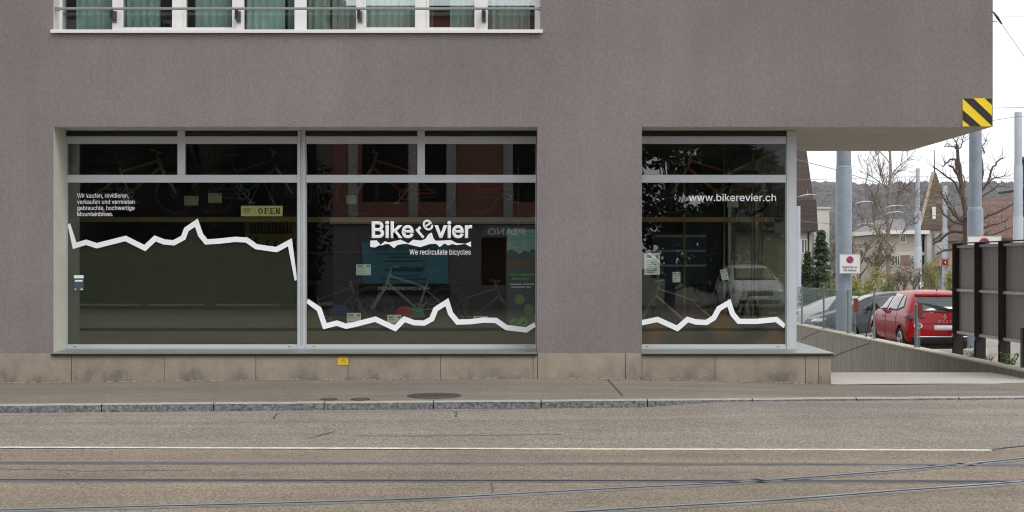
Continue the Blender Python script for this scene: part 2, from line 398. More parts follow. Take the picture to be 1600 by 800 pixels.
cracks = [
    ('pavement_crack', [onwalk(943, 593), onwalk(958, 606), onwalk(973, 620)], .022, .0),
    ('road_crack', [onroad(478, 685), onroad(500, 681), onroad(523, 675)], .018, .02),
    ('road_crack', [onroad(560, 681), onroad(640, 682), onroad(760, 680.5), onroad(880, 679)], .022, .03),
    ('road_crack', [onroad(427, 655), onroad(433, 646), onroad(520, 644), onroad(680, 642)], .016, .01),
    ('road_crack', [onroad(682, 642), onroad(712, 643), onroad(713, 652)], .016, .01),
    ('road_crack', [onroad(713, 643), onroad(790, 640), onroad(900, 636)], .02, .01),
    ('road_crack', [onroad(1548, 705), onroad(1570, 700), onroad(1610, 696)], .035, .02),
    ('road_crack', [onroad(766, 754), onroad(770, 762), onroad(769, 771)], .012, .01),
    ('road_crack', [onroad(0, 733), onroad(140, 737), onroad(330, 735)], .015, .02),
    ('pavement_crack', [onwalk(1545, 604), onwalk(1575, 609), onwalk(1600, 612)], .012, .01),
]
for nm, pts, w, j in cracks: ribbon(nm, pts, w, mc, .006, jit=j)
# pale crust of mortar where the pavement meets the plinth
mb = MB(); random.seed(12); X = -7.6
while X < 4.36:
    w_ = random.uniform(.03, .12); d_ = random.uniform(.008, .05) * (2.2 if (-3.6 < X < -3.2 or 1.3 < X < 1.9) else 1)
    z_ = walkz(X, -.01)
    if random.random() < .6: mb.quad([(X, -.017, z_ + .012), (X + w_, -.017, z_ + .012), (X + w_ * .8, -.017 - d_, z_ + .003), (X + w_ * .2, -.017 - d_, z_ + .003)])
    X += w_
struct(mb.build('mortar_crust', mat('mortar', (.27, .245, .215), .95, fine=.2)))

# rails
def rail(pts, label, head='rail', gw=.055, hw=.034):
    pts = [Vector(p) for p in pts]
    root = thing('tram_rail', label, 'tram rail', pts[0], 0, 'tram rails in the road')
    def strip(name, off, w, m, z):
        mb = MB(); n = len(pts); L_ = []
        for i, p in enumerate(pts):
            d = (pts[min(i + 1, n - 1)] - pts[max(i - 1, 0)]); nn = Vector((-d.y, d.x, 0)).normalized()
            L_.append((p + nn * (off - w / 2) - pts[0], p + nn * (off + w / 2) - pts[0]))
        for (a, b), (c, d) in zip(L_, L_[1:]):
            mb.quad([(a.x, a.y, z - .03), (c.x, c.y, z - .03), (c.x, c.y, z), (a.x, a.y, z)]); mb.quad([(a.x, a.y, z), (c.x, c.y, z), (d.x, d.y, z), (b.x, b.y, z)]); mb.quad([(b.x, b.y, z), (d.x, d.y, z), (d.x, d.y, z - .03), (b.x, b.y, z - .03)])
        mb.build(name, m, root)
    strip('rail_head', gw / 2 + hw / 2 - .010, hw, M[head], .007); strip('groove', -.012, gw, M['groove'], .0045); strip('guard_lip', -.014 - gw / 2 - .010, .020, M[head], .007)
    strip('joint_filler', -.075, .05, M['joint'], .003); strip('joint_filler', .085, .04, M['joint'], .003)
M['joint'] = mat('dark_joint_filler', (.150, .130, .112), .9, var=.3, vs=5)
def densify(pp, step=60):
    out = []
    n = len(pp)
    for i in range(n - 1):
        p0 = pp[max(i - 1, 0)]; p1 = pp[i]; p2 = pp[i + 1]; p3 = pp[min(i + 2, n - 1)]
        k = max(1, int(abs(p2[0] - p1[0]) / step))
        for j in range(k):
            t = j / k
            f = lambda a, b, c, d: .5 * ((2 * b) + (-a + c) * t + (2 * a - 5 * b + 4 * c - d) * t * t + (-a + 3 * b - 3 * c + d) * t ** 3)
            out.append((f(p0[0], p1[0], p2[0], p3[0]), f(p0[1], p1[1], p2[1], p3[1])))
    out.append(pp[-1]); return out
def rpts(pp):
    r = [G(x, y, -.086) for x, y in densify(pp)]; return r
rail(rpts([(-900, 721.5), (0, 723.4), (850, 724.8), (1600, 726.5), (2500, 729)]), 'straight rail farthest from the camera, beside the pale lane line', 'raildull', .018, .045)
rail(rpts([(-900, 748.5), (0, 750.6), (850, 751.7), (1600, 753), (2500, 755)]), 'straight rail with a black groove across the whole road, second from the pale line', 'raildull', .070, .025)
rail(rpts([(-900, 823), (0, 798), (400, 788), (650, 780.5), (850, 770), (1002, 762), (1137, 755.5), (1300, 744), (1500, 727), (1700, 707), (2100, 672)]), 'curving rail that crosses both straight rails from lower left to upper right')
rail(rpts([(500, 824), (700, 812), (928, 799), (1086, 790), (1200, 783.7), (1400, 768), (1600, 753.7), (1800, 736), (2200, 704)]), 'curving rail nearest the camera at the lower right')

# manhole covers
def disc(name, label, cat, c, rx, m, z):
    mb = MB(); pts = []; n = 40
    for i in range(n): a = 2 * math.pi * i / n; pts.append((c.x + rx * math.cos(a), c.y + rx * math.sin(a), z))
    mb.prism(pts, (0, 0, -.03)); k = len(mb.v)
    for q in range(-4, 5):
        w = math.sqrt(max(0, (rx * .85) ** 2 - (q * rx * .18) ** 2)); mb.box((c.x - w, c.y + q * rx * .18 - .008, z), (c.x + w, c.y + q * rx * .18 + .008, z + .003))
    mb.ring((c.x, c.y, z), rx * .97, .008, 'Z', n, 4)
    return tag(mb.build(name, m), label, cat)
c = G(678.5, 617.5, .02); disc('manhole_cover', 'large round brown iron manhole cover in the pavement', 'manhole cover', c, .33, M['iron'], walkz(c.x, c.y) + .006)
c = G(514, 625, 0); disc('valve_cover', 'small iron valve cover by the kerb, left one of the two', 'manhole cover', c, .10, M['iron'], walkz(c.x, c.y) + .007)
c = G(563, 625, 0); disc('valve_cover', 'small iron valve cover by the kerb, nearer the large manhole cover', 'manhole cover', c, .11, M['iron'], walkz(c.x, c.y) + .007)

# ================================================================ MAIN BUILDING
bld = thing('office_building', 'mauve grey rendered building with shop windows and overhanging corner', 'building', (0, 0, 0))
XL, XR, XC = -6.27, .35, 1.777       # jambs
SOF = 3.5
def wall_grid(xs, zs, skip, y0, y1, m, name, parent, mr=None, ms=None):
    mb = MB(); nx, nz = len(xs) - 1, len(zs) - 1
    S = lambda i, j: i < 0 or j < 0 or i >= nx or j >= nz or skip(xs[i], xs[i + 1], zs[j], zs[j + 1])
    for i in range(nx):
        for j in range(nz):
            if S(i, j): continue
            a, b, c, d = xs[i], xs[i + 1], zs[j], zs[j + 1]
            mb.quad([(a, y0, c), (b, y0, c), (b, y0, d), (a, y0, d)]); mb.quad([(b, y1, c), (a, y1, c), (a, y1, d), (b, y1, d)])
            if S(i - 1, j): mb.quad([(a, y1, c), (a, y0, c), (a, y0, d), (a, y1, d)], 1 if i > 0 else 0)
            if S(i + 1, j): mb.quad([(b, y0, c), (b, y1, c), (b, y1, d), (b, y0, d)], 1 if i < nx - 1 else 0)
            if S(i, j - 1): mb.quad([(a, y1, c), (b, y1, c), (b, y0, c), (a, y0, c)], 2 if ms and a > 1.7 else 1)
            if S(i, j + 1): mb.quad([(a, y0, d), (b, y0, d), (b, y1, d), (a, y1, d)], 1)
    return mb.build(name, [m, mr or m, ms or m], parent, fix=False)
UB = 4.82
def sk(a, b, c, d):
    mx, mz = (a + b) / 2, (c + d) / 2
    if XL < mx < XR and mz < SOF: return True
    if XL < mx < .394 and UB < mz < 6.6: return True
    if mx > XC and mz < SOF: return True
    return False
wall_grid([-30, XL, XR, .394, XC, 6.575], [.405, SOF, UB, 6.6, 10], sk, 0, .6, M['stucco'], 'wall', bld, M['reveal'], M['soffit'])
# plinth of separate slabs
mb = MB(); joints = [-1300, -1156, -1012, -868, -724, -580, -436, -320, -176, -32, 112, 257, 400, 544, 688, 833, 840, 977, 1003, 1117, 1258, 1279, 1298.3]
random.seed(5)
for a, b in zip(joints, joints[1:]):
    X0, X1 = (a - 800) / 114.26, (b - 800) / 114.26; d = random.uniform(-.002, .003)
    mb.box((X0 + .004, -.016 + d, -.4), (X1 - .004, .3, .402 if X1 < XL + .3 or XR < X1 < XC + .1 else .392))
mb.box((-30, -.006, -.4), (4.35, .28, .385), 1)
mb.box((4.03, .3, -.4), (4.36, 4.2, .395), 0)
mb.build('plinth', [M['plinth'], M['groove']], bld)
# window sills (sheet metal ledges)
mb = MB()
def ledge(x0, x1, y1, back):
    mb.prism([(x0, -.045, .408), (x0, back, .435), (x0, back, .395), (x0, -.045, .388)], (x1 - x0, 0, 0))
    mb.box((x0, -.049, .396), (x1, -.0452, .409)); mb.box((x0, -.047, .368), (x1, -.030, .3945), 1)  # black strip paints the shadow line under the lip
ledge(XL - .02, XR - .01, 0, .62); ledge(XC + .005, 4.02, 0, .62)
mb.prism([(4.02, -.045, .408), (4.40, -.045, .408), (4.40, 4.2, .435), (4.02, 4.2, .440)], (0, 0, -.03))
mb.box((4.021, -.049, .396), (4.402, -.0452, .409)); mb.box((4.021, -.047, .368), (4.385, -.030, .3945), 1); mb.box((4.38, -.029, .368), (4.392, 4.2, .3945), 1)  # painted shadow strip carried on round the corner
mb.build('window_sill', [M['sill'], M['black']], bld)
# overhang body
mb = MB(); mb.box((-30, .6, SOF), (6.575, 4.45, 3.78)); so_ = mb.build('soffit', M['soffit'], bld)
mb = MB(); mb.box((6.275, .6, 3.78), (6.575, 4.45, 10)); mb.build('side_wall', M['stucco'], bld)
mb = MB(); mb.box((-30, 4.15, 3.78), (6.27, 4.45, 10)); mb.build('rear_wall', M['stucco'], bld)
mb = MB(); mb.box((-30, .6, 9.7), (6.27, 4.14, 9.99)); mb.build('attic_floor', M['dark'], bld)
mb = MB(); mb.box((-30, -.05, 10.003), (6.65, 4.55, 10.15)); mb.build('roof', M['aludk'], bld)
# a thin plaster skin under the front wall strip
# interior shell
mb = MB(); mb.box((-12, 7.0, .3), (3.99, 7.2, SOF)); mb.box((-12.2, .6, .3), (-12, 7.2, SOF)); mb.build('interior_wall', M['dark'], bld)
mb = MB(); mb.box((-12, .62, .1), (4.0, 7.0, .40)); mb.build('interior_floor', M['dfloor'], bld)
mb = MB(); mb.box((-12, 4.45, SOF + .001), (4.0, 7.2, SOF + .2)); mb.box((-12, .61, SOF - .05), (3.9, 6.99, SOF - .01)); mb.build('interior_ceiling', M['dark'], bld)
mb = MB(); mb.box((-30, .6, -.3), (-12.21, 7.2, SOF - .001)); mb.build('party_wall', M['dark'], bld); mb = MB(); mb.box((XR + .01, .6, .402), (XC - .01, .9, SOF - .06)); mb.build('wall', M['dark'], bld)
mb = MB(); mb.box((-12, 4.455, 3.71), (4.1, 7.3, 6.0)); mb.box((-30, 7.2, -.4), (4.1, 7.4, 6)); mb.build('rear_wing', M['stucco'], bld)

# ---- shop windows
WY0, WY1 = .60, .67     # frame front / back
def wz(y): return EYE + (HOR - y) / 110.8
def wx(x): return (x - 800) / 110.8
def shop_window(x0, x1, divs, label, post=None):
    fr = MB()
    B = lambda a, b, c, d, p=0: fr.box((a, WY0 - p, c), (b, WY1, d))
    zb0, zb1 = .425, wz(538); zr0, zr1 = wz(285.5), wz(273.5); zt = wz(225); zl = wz(213.5); ztop = SOF
    B(x0, x1, zb0, zb1); B(x0, x1, zr0, zr1); B(x0, x1, zt, zl - .0)
    for (a, b) in divs: B(a, b, zr1 + .001, ztop - .002, .004)
    B(x0, x0 + .012, zb1, zr0, -.002); B(x1 - .012, x1, zb1, zr0, -.002); B(x0, x0 + .01, zr1, zt, -.002); B(x1 - .01, x1, zr1, zt, -.002)
    # small drain caps
    w = fr.build('shop_window', M['alu'], bld, bevel=.003)
    w['label'] = label
    dc = MB(); dc.box((x0 + .10, WY0 - .004, .455), (x0 + .14, WY0 + .01, .463)); dc.build('drain_cap', M['black'], w); dc = MB(); dc.box((x1 - .14, WY0 - .004, .455), (x1 - .10, WY0 + .01, .463)); dc.build('drain_cap', M['black'], w)
    g = MB(); g.box((x0 + .012, .625, zb1), (x1 - .012, .645, zr0)); g.build('pane', M['glass'], w)
    edges = [x0] + [e for d in divs for e in d] + [x1]
    for a, b in zip(edges[::2], edges[1::2]):
        g = MB(); g.box((a + .01, .625, zr1), (b - .01, .645, zt)); g.build('pane', M['glass'], w)
        lv = MB(); n = 5
        lv.box((a, .66, zl), (b, .69, ztop - .003))
        for k in range(n):
            z = lerp(zl + .008, ztop - .035, k / n)
            lv.prism([(a + .004, .615, z), (a + .004, .655, z + .014), (a + .004, .655, z + .018), (a + .004, .615, z + .004)], (b - a - .008, 0, 0))
        lv.box((a, .607, zl + .0), (b, .66, zl + .006))
        lv.build('louvre', M['louvre'], w)
    return w
wl = shop_window(XL, -3.013, [(wx(278.5), wx(290.5))], 'large left shop window with German lettering and mountain outline')
wm = shop_window(-2.905, XR - .006, [(wx(652.5), wx(664))], 'large middle shop window with the white logo')
wr = shop_window(XC, wx(1228), [], 'narrower right shop window with the web address')
mb = MB(); mb.box((-3.012, .585, .42), (-2.975, .67, SOF - .002)); mb.box((-2.945, .585, .42), (-2.906, .67, SOF - .002)); mb.box((-2.974, .60, .42), (-2.946, .67, SOF - .002)); mb.box((-2.985, .572, .425), (-2.935, .60, .47))
mb.build('mullion', M['alu'], bld, bevel=.003)
mb = MB(); mb.box((wx(1228) + .002, .585, .42), (4.0, .68, SOF - .002)); mb.box((3.93, .68, .42), (4.0, .76, SOF - .002)); mb.box((wx(1231), .58, .46), (wx(1232), .586, 3.4))
mb.build('corner_post', M['alu'], bld, bevel=.003)
# side glazing of the shop
mb = MB(); mb.box((3.93, .76, .42), (4.0, 7.0, .5)); mb.box((3.93, .76, 3.3), (4.0, 7.0, SOF - .002)); mb.box((3.93, 3.8, .5), (4.0, 3.9, 3.3)); mb.box((3.93, 6.9, .5), (4.0, 7.0, 3.3)); mb.box((3.93, .76, 2.77), (4.0, 6.9, 2.88))
sw = mb.build('side_window', M['alu'], bld)
for (a, b) in ((.76, 3.8), (3.9, 6.9)):
    for (c, d) in ((.5, 2.77), (2.88, 3.3)):
        g = MB(); g.box((3.955, a, c), (3.975, b, d)); g.build('pane', M['glass'], sw)

# vinyl zigzags and films
def wp(x, y, Yp=.618): return Vector((wx(x), Yp, wz(y)))
def zigzag(px, w, win, x0, x1):
    pts = [(wx(x), wz(y)) for x, y in px]; pts[0] = (x0, pts[0][1]); pts[-1] = (x1, pts[-1][1]); n = len(pts); hw = .037
    up, dn = [], []
    for i in range(n):
        def nrm(a, b):
            dx, dz = b[0] - a[0], b[1] - a[1]; l = math.hypot(dx, dz); return (-dz / l, dx / l)
        if i == 0: nn = nrm(pts[0], pts[1]); s = 1
        elif i == n - 1: nn = nrm(pts[-2], pts[-1]); s = 1
        else:
            n1 = nrm(pts[i - 1], pts[i]); n2 = nrm(pts[i], pts[i + 1]); a = (n1[0] + n2[0], n1[1] + n2[1]); l = math.hypot(*a); nn = (a[0] / l, a[1] / l); s = min(1.9, 1 / max(.35, nn[0] * n1[0] + nn[1] * n1[1]))
        up.append((pts[i][0] + nn[0] * hw * s, pts[i][1] + nn[1] * hw * s)); dn.append((pts[i][0] - nn[0] * hw * s, pts[i][1] - nn[1] * hw * s))
    cl = lambda p: (min(max(p[0], x0), x1), p[1])
    up = [cl(p) for p in up]; dn = [cl(p) for p in dn]
    mb = MB()
    for i in range(n - 1):
        q = [dn[i], dn[i + 1], up[i + 1], up[i]]
        mb.prism([(a, .6215, z) for a, z in q], (0, .0025, 0))
    mb.build('mountain_outline', M['vinyl'], w)
    fm = MB(); zb = wz(538) - .0
    for i in range(n - 1):
        a, b = pts[i], pts[i + 1]
        if b[0] - a[0] > .001: fm.prism([(a[0], .6465, zb), (b[0], .6465, zb), (b[0], .6465, b[1]), (a[0], .6465, a[1])], (0, .002, 0))
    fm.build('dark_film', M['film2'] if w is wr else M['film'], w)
zigzag([(104, 350), (117.5, 384), (135.5, 378.6), (152, 384), (197, 372.6), (227, 387.6), (243, 372.6), (257, 378), (272, 379.5), (287, 371.5), (292, 358.5), (307.5, 348), (314, 367), (323, 378), (341, 377), (368, 374), (386, 375), (401, 385.5), (432.5, 390), (453.5, 378.6), (467.5, 438)], wl, wl, XL + .012, -3.024)
zigzag([(477.5, 470), (499, 483), (508, 509.6), (526.6, 504.7), (541, 509.6), (554, 507), (586.7, 498.6), (617.6, 513), (632, 498.6), (647, 504), (663, 504.7), (675, 498), (681, 483), (698.5, 472), (704, 489.5), (715, 503), (736, 502.5), (755.7, 500), (775, 500.5), (791, 511.6), (822, 515.5), (838, 507)], wm, wm, -2.893, XR - .018)
zigzag([(1003.4, 505), (1027, 499), (1058, 513), (1074, 499), (1087, 503), (1103.5, 503.7), (1115, 496.5), (1123, 482), (1138.5, 473), (1144, 490), (1154, 502), (1181.5, 502), (1212.5, 499), (1227.5, 509.5)], wr, wr, XC + .012, wx(1228) - .012)
def wtext(s, px0, px1, base, cap, win, name='lettering', bold=.012, **k):
    return text_mesh(s, wx(px0), wx(px1), wz(base), cap / 110.8, .6215, M['vinyl'], name, win, bold, **k)
wtext('Wir kaufen, revidieren,', 121.5, 202, 309, 6.6, wl, bold=.006); wtext('verkaufen und vermieten', 121.3, 211, 318.7, 6.6, wl, bold=.006)
wtext('gebrauchte, hochwertige', 121.5, 211, 328.2, 6.6, wl, bold=.006); wtext('Mountainbikes.', 121.5, 177.2, 337.8, 6.6, wl, bold=.006)
wtext('www.bikerevier.ch', 1076, 1212, 314.3, 11, wr, bold=.006)
wtext('Bike', 581, 647.5, 371, 24, wm, 'logo_lettering', bold=.024); wtext('vier', 679, 737.7, 371, 24, wm, 'logo_lettering', bold=.024)
text_mesh('r', 0, 9.0 / 110.8, 0, 21 / 110.8, .6215, M['vinyl'], 'logo_lettering', wm, .022, rot=R(40), center=(wx(658.2), wz(363.2)))
text_mesh('e', 0, 14.5 / 110.8, 0, 21.5 / 110.8, .6215, M['vinyl'], 'logo_lettering', wm, .012, rot=R(34), center=(wx(668.6), wz(351.8)))
# slab-serif line: sans letters plus foot serifs
wtext('We recirculate bicycles', 640, 735.5, 397.8, 8.2, wm, 'logo_lettering', bold=.0)
L1 = lambda q: [(wx(560 + x / 5.715), .6215, wz(340 + y / 5.715)) for x, y in q]
mb = MB()
mb.prism(L1([(108, 206), (165, 203), (199, 243), (150, 267), (108, 262)]), (0, .0025, 0))
mb.prism(L1([(199, 246), (238, 210), (270, 222), (238, 238), (205, 250)]), (0, .0025, 0))
mb.prism(L1([(238, 238), (270, 222), (380, 197), (450, 232), (395, 236), (352, 244), (318, 272), (272, 236)]), (0, .0025, 0))
mb.prism(L1([(440, 236), (490, 197), (560, 206), (600, 190), (625, 150), (655, 133), (672, 185), (690, 207), (740, 206), (728, 264), (695, 234), (640, 236), (552, 264), (480, 247)]), (0, .0025, 0))
mb.prism(L1([(728, 262), (740, 206), (825, 200), (880, 228), (958, 234), (880, 246), (840, 236), (802, 250), (772, 230)]), (0, .0025, 0))
mb.prism(L1([(955, 236), (1006, 212), (1006, 264)]), (0, .0025, 0))
mb.build('logo_mountains', M['vinyl'], wm)

# ---- upper window band
uw = MB()
def ux(x): return (x - 800) / 112.6
YU0, YU1 = .25, .33
zS = 4.86
for (a, b) in ((84.5, 98.5), (177, 190), (274.5, 288.5), (368, 382), (461, 479.5), (557, 568.5), (653, 667), (745.5, 762), (835.5, 845.3)):
    uw.box((max(ux(a), XL + .001), YU0, zS), (min(ux(b), .392), YU1, 6.6))
uw.box((XL + .001, YU0 + .003, 4.825), (.392, YU1, zS - .001))
win2 = uw.build('window', M['white'], bld, bevel=.004); win2['label'] = 'upstairs ribbon window with white frames'
CUT = [(98.5, 177), (190, 274.5), (288.5, 368), (382, 461), (479.5, 557), (568.5, 653), (667, 745.5), (762, 835.5)]
mcur = mat('sea_green_curtain', (.80, .86, .845), .9, var=.1, vs=1.5); mdk = mat('dark_room', (.14, .14, .135), .9); mcg = mat('grey_curtain', (.72, .74, .70), .9)
names = ['first', 'second', 'third', 'fourth', 'fifth', 'sixth', 'seventh', 'eighth']
spans = [[(.22, 1.0)], [(0, .68)], [(.16, 1)], [(0, .78), (.84, 1)], [(0, .45), (.5, 1)], [(0, 1)], [(0, .12), (.46, 1)], [(0, .9)]]
for i, (a, b) in enumerate(CUT):
    g = MB(); g.box((ux(a), YU0 + .03, zS), (ux(b), YU0 + .05, 6.6)); g.build('pane', M['uglass'], win2)
    if i in (1, 2, 5, 6):
        f = MB(); w_ = .035
        f.box((ux(a), YU0 - .012, zS), (ux(b), YU0 + .025, zS + w_)); f.box((ux(a), YU0 - .012, zS + w_), (ux(a) + w_, YU0 + .025, 6.6)); f.box((ux(b) - w_, YU0 - .012, zS + w_), (ux(b), YU0 + .025, 6.6))
        f.build('casement', M['white'], win2, bevel=.004)
    cm = MB()
    for (s0, s1) in spans[i]:
        n = 60; xa, xb = lerp(ux(a), ux(b), s0), lerp(ux(a), ux(b), s1); prev = None
        for k in range(n + 1):
            x_ = lerp(xa, xb, k / n); y_ = .42 + .035 * math.sin(k / n * (xb - xa) * 60 + i) + .01 * math.sin(k * 1.7)
            if prev: cm.quad([(prev[0], prev[1], 4.86), (x_, y_, 4.86), (x_, y_, 6.6), (prev[0], prev[1], 6.6)])
            prev = (x_, y_)
    tag(cm.build('curtain', mcur if i not in (4, 7) else mcg, smooth=True, fix=False), 'pale sea green curtain behind the %s upstairs pane from the left' % names[i], 'curtain', 'curtains in the upstairs windows')
mb = MB(); mb.box((-30, 2.2, 3.785), (6.2, 2.3, 9.6)); mb.box((-30, .62, 3.785), (6.2, 2.19, 4.7)); mb.build('interior_wall', mdk, bld)
mb = MB(); mb.box((XL - .03, -.045, 4.795), (.42, .25, 4.822)); mb.box((XL - .03, -.05, 4.775), (.42, -.042, 4.82)); mb.build('window_sill', M['white'], bld, bevel=.003)
# rail across the window band
mb = MB(); zr = P(0, 13.5, .06).z
mb.tube([(ux(91), .06, zr), (ux(842), .06, zr)], .019, 10)
for x in (181, 374, 563, 756): mb.box((ux(x) - .02, .05, zr - .14), (ux(x) + .025, .25, zr - .02), 1); mb.box((ux(x) - .03, .235, zr - .17), (ux(x) + .035, .249, zr - .0), 0)
mb.box((XL, .04, zr - .03), (XL + .06, .1, zr + .02)); mb.box((.36, .04, zr - .03), (.392, .1, zr + .02))
mb.build('safety_rail', [M['aludk'], M['black']], bld)

# hazard plate, hydrant sign, wire anchor
hz = thing('hazard_plate', 'yellow and black striped clearance plate on the overhanging corner', 'warning sign', (6.16, -.004, 3.5))
hp = lambda x, y: ((x - 52) / 3.636 / 114.26, (722 - y) / 3.636 / 114.26)
mb = MB(); mb.box((0, -.008, .002), (.402, .003, .388)); mb.build('plate', M['yellow'], hz)
mb = MB()
for poly in ([(52, 562), (113, 562), (218, 662), (218, 718)], [(52, 628), (158, 721), (95, 721), (52, 685)], [(178, 562), (218, 562), (218, 600)]):
    mb.prism([(hp(x, y)[0], -.0105, hp(x, y)[1] + .001) for x, y in poly], (0, .003, 0))
mb.build('stripes', M['black'], hz)
hy = thing('hydrant_sign', 'small yellow utility plate on the stone plinth below the left mullion', 'sign', P(528, 570, 0) + Vector((0, -.022, 0)))
my = mat('sign_yellow', (.78, .48, .02), .5)
mb = MB(); mb.box((0, 0, 0), (.142, .006, .115)); mb.build('plate', my, hy)
mb = MB(); mb.box((.004, -.002, .10), (.034, 0, .108)); mb.box((.055, -.002, .095), (.085, 0, .101)); mb.box((.1, -.002, .095), (.128, 0, .101)); mb.box((.07, -.002, .01), (.074, 0, .06)); mb.box((.03, -.002, .052), (.11, 0, .057)); mb.box((.095, -.002, .02), (.105, 0, .04)); mb.box((.03, -.002, .02), (.04, 0, .03)); mb.build('print', M['ink'], hy)
text_mesh('15', .062, .092, .066, .022, -.001, M['ink'], 'print', hy, .01)
wa = thing('wire_anchor', 'bracket with insulator holding a tram wire at the building corner', 'wire bracket', (6.575, .3, 5.0))
mb = MB(); mb.tube([(0, 0, 0), (.16, 0, -.02)], .007); mb.box((-.0, -.04, -.04), (.012, .04, .05)); mb.build('bracket', M['aludk'], wa)
mb = MB(); mb.tube([(.10, 0, .12), (.16, 0, .04), (.22, 0, -.05)], [.012, .02, .012]); mb.build('insulator', mat('insulator_brown', (.1, .05, .05), .4), wa)
mb = MB(); mb.tube([(-.1, 0, .35), (.1, 0, .12), (.22, 0, -.05), (.6, 0, -.6), (2.5, 0, -3)], .004, 5); mb.build('stay_wire', M['wire'], wa)

# ================================================================ SHOP CONTENTS
def card(x, y, w, h, Y, label, m=None, tilt=0, name='price_card', lines=3, cat='price card'):
    c = P(x, y, Y); s = (Y - CY) / F
    root = thing(name, label, cat, c, 0, None if cat != 'price card' else 'price cards on the bicycles')
    root.rotation_euler = (0, tilt, 0); hw, hh = w * s / 2, h * s / 2
    mb = MB(); mb.box((-hw, 0, -hh), (hw, .002, hh)); mb.build('card', m or M['paper'], root)
    mb = MB(); random.seed(int(x))
    mb.box((-hw * .8, -.0015, hh * .55), (-hw * .1, -.0005, hh * .8)); mb.box((hw * .45, -.0015, hh * .5), (hw * .85, -.0005, hh * .82))
    for k in range(lines):
        z = lerp(hh * .3, -hh * .75, k / max(1, lines - 1)); a = random.uniform(.1, .6); mb.box((-hw * .8, -.0015, z - hh * .05), (hw * a, -.0005, z + hh * .05))
    mb.build('print', mat('card_print', (.28, .30, .30), .7) if 'cp' not in M else M['cp'], root); return root
M['cp'] = mat('card_print', (.25, .27, .27), .7)
M['bikerim'] = mat('dark_bicycle_rim', (.10, .10, .105), .4, metal=.5)
def bicycle(label, loc, rz, col, cat='bicycle', rz2=0, sc=1, wheels=True):
    root = thing('bicycle', label, cat, loc, rz, 'bicycles in the shop'); root.rotation_euler = (0, rz2, rz); root.scale = (sc,) * 3
    fm = mat('bicycle_paint', tuple(c * .6 for c in col), .3, coat=.5); r = .345; wb = 1.15
    bb = Vector((-.13, 0, .33)); st = Vector((-.27, 0, .72)); hd = Vector((.30, 0, .86)); hl = Vector((.345, 0, .73)); ra = Vector((-wb / 2, 0, r)); fa = Vector((wb / 2, 0, r))
    mb = MB(); mb.tube([bb, st], .017); mb.tube([st + Vector((.02, 0, -.06)), hd - Vector((0, 0, .03))], [.016, .02]); mb.tube([bb, hl], [.02, .024]); mb.tube([hd, hl], .026)
    for s in (-1, 1):
        mb.tube([bb + Vector((0, .03 * s, 0)), ra + Vector((0, .06 * s, 0))], .011); mb.tube([st + Vector((0, .02 * s, -.12)), ra + Vector((0, .06 * s, 0))], .010)
    mb.build('frame', fm, root, smooth=True)
    mb = MB(); mb.tube([hl, hl + Vector((.02, 0, -.05))], .02)
    for s in (-1, 1): mb.tube([hl + Vector((.02, .055 * s, -.04)), fa + Vector((0, .055 * s, 0))], [.02, .015])
    mb.build('fork', M['aludk'], root, smooth=True)
    for c in (ra, fa):
        w = MB(); w.ring(c, r - .025, .026, 'Y', 32, 6); t = w.build('wheel', M['rubber'], root, smooth=True)
        w = MB(); w.ring(c, r - .052, .010, 'Y', 32, 4)
        for k in range(16): a = 2 * math.pi * k / 16; w.tube([c + Vector((0, .02 * (-1) ** k, 0)), c + Vector((math.cos(a), 0, math.sin(a))) * (r - .055)], .0018, 3)
        w.tube([c + Vector((0, -.05, 0)), c + Vector((0, .05, 0))], .02); w.ring(c + Vector((0, -.04, 0)), .07, .006, 'Y', 20, 4)
        w.build('rim', M['bikerim'], t, smooth=True)
    mb = MB(); tp = hd + Vector((-.02, 0, .07)); mb.tube([hd, tp, tp + Vector((.05, 0, .01))], .016); mb.tube([tp + Vector((.0, -.36, .03)), tp + Vector((.05, -.1, .015)), tp + Vector((.05, .1, .015)), tp + Vector((.0, .36, .03))], .013); mb.build('handlebar', M['aludk'], root, smooth=True)
    mb = MB(); mb.tube([st, st + Vector((-.06, 0, .17))], .014)
    s0 = st + Vector((-.07, 0, .19)); mb.tube([s0 + Vector((-.13, 0, 0)), s0 + Vector((-.05, 0, .01)), s0 + Vector((.14, 0, .0))], [.06, .05, .02], 8); mb.build('saddle', M['black'], root, smooth=True)
    mb = MB(); mb.ring(bb + Vector((0, -.05, 0)), .08, .01, 'Y', 24, 4); mb.tube([bb + Vector((0, -.06, 0)), bb + Vector((.12, -.07, -.12))], .012); mb.tube([bb + Vector((0, .06, 0)), bb + Vector((-.12, .07, .12))], .012); mb.box(bb + Vector((.07, -.16, -.14)), bb + Vector((.17, -.07, -.12))); mb.tube([bb + Vector((0, -.05, .08)), ra + Vector((0, -.05, .05))], .004, 4); mb.tube([bb + Vector((0, -.05, -.08)), ra + Vector((0, -.05, -.05))], .004, 4)
    mb.build('crankset', M['aludk'], root, smooth=True)
    return root
RY = 1.75; RZ = 2.30
def bxp(x, Y): return (x - 800) * (Y - CY) / F
bicycle('yellow mountain bike on the upper rack in the left window', (bxp(215, RY), RY, RZ + .03), 0, (.55, .30, .01))
bicycle('dark teal mountain bike on the upper rack above the tool board', (bxp(395, RY), RY, RZ + .03), R(4), (.01, .10, .10))
bicycle('red mountain bike on the upper rack above the logo', (bxp(618, RY), RY, RZ + .03), R(180), (.45, .025, .012))
bicycle('black mountain bike on the upper rack at the right edge of the middle window', (bxp(808, RY), RY, RZ + .03), R(-3), (.02, .02, .02))
bicycle('orange mountain bike on the upper rack in the right window', (bxp(1110, RY), RY, RZ + .03), R(180), (.55, .13, .02))
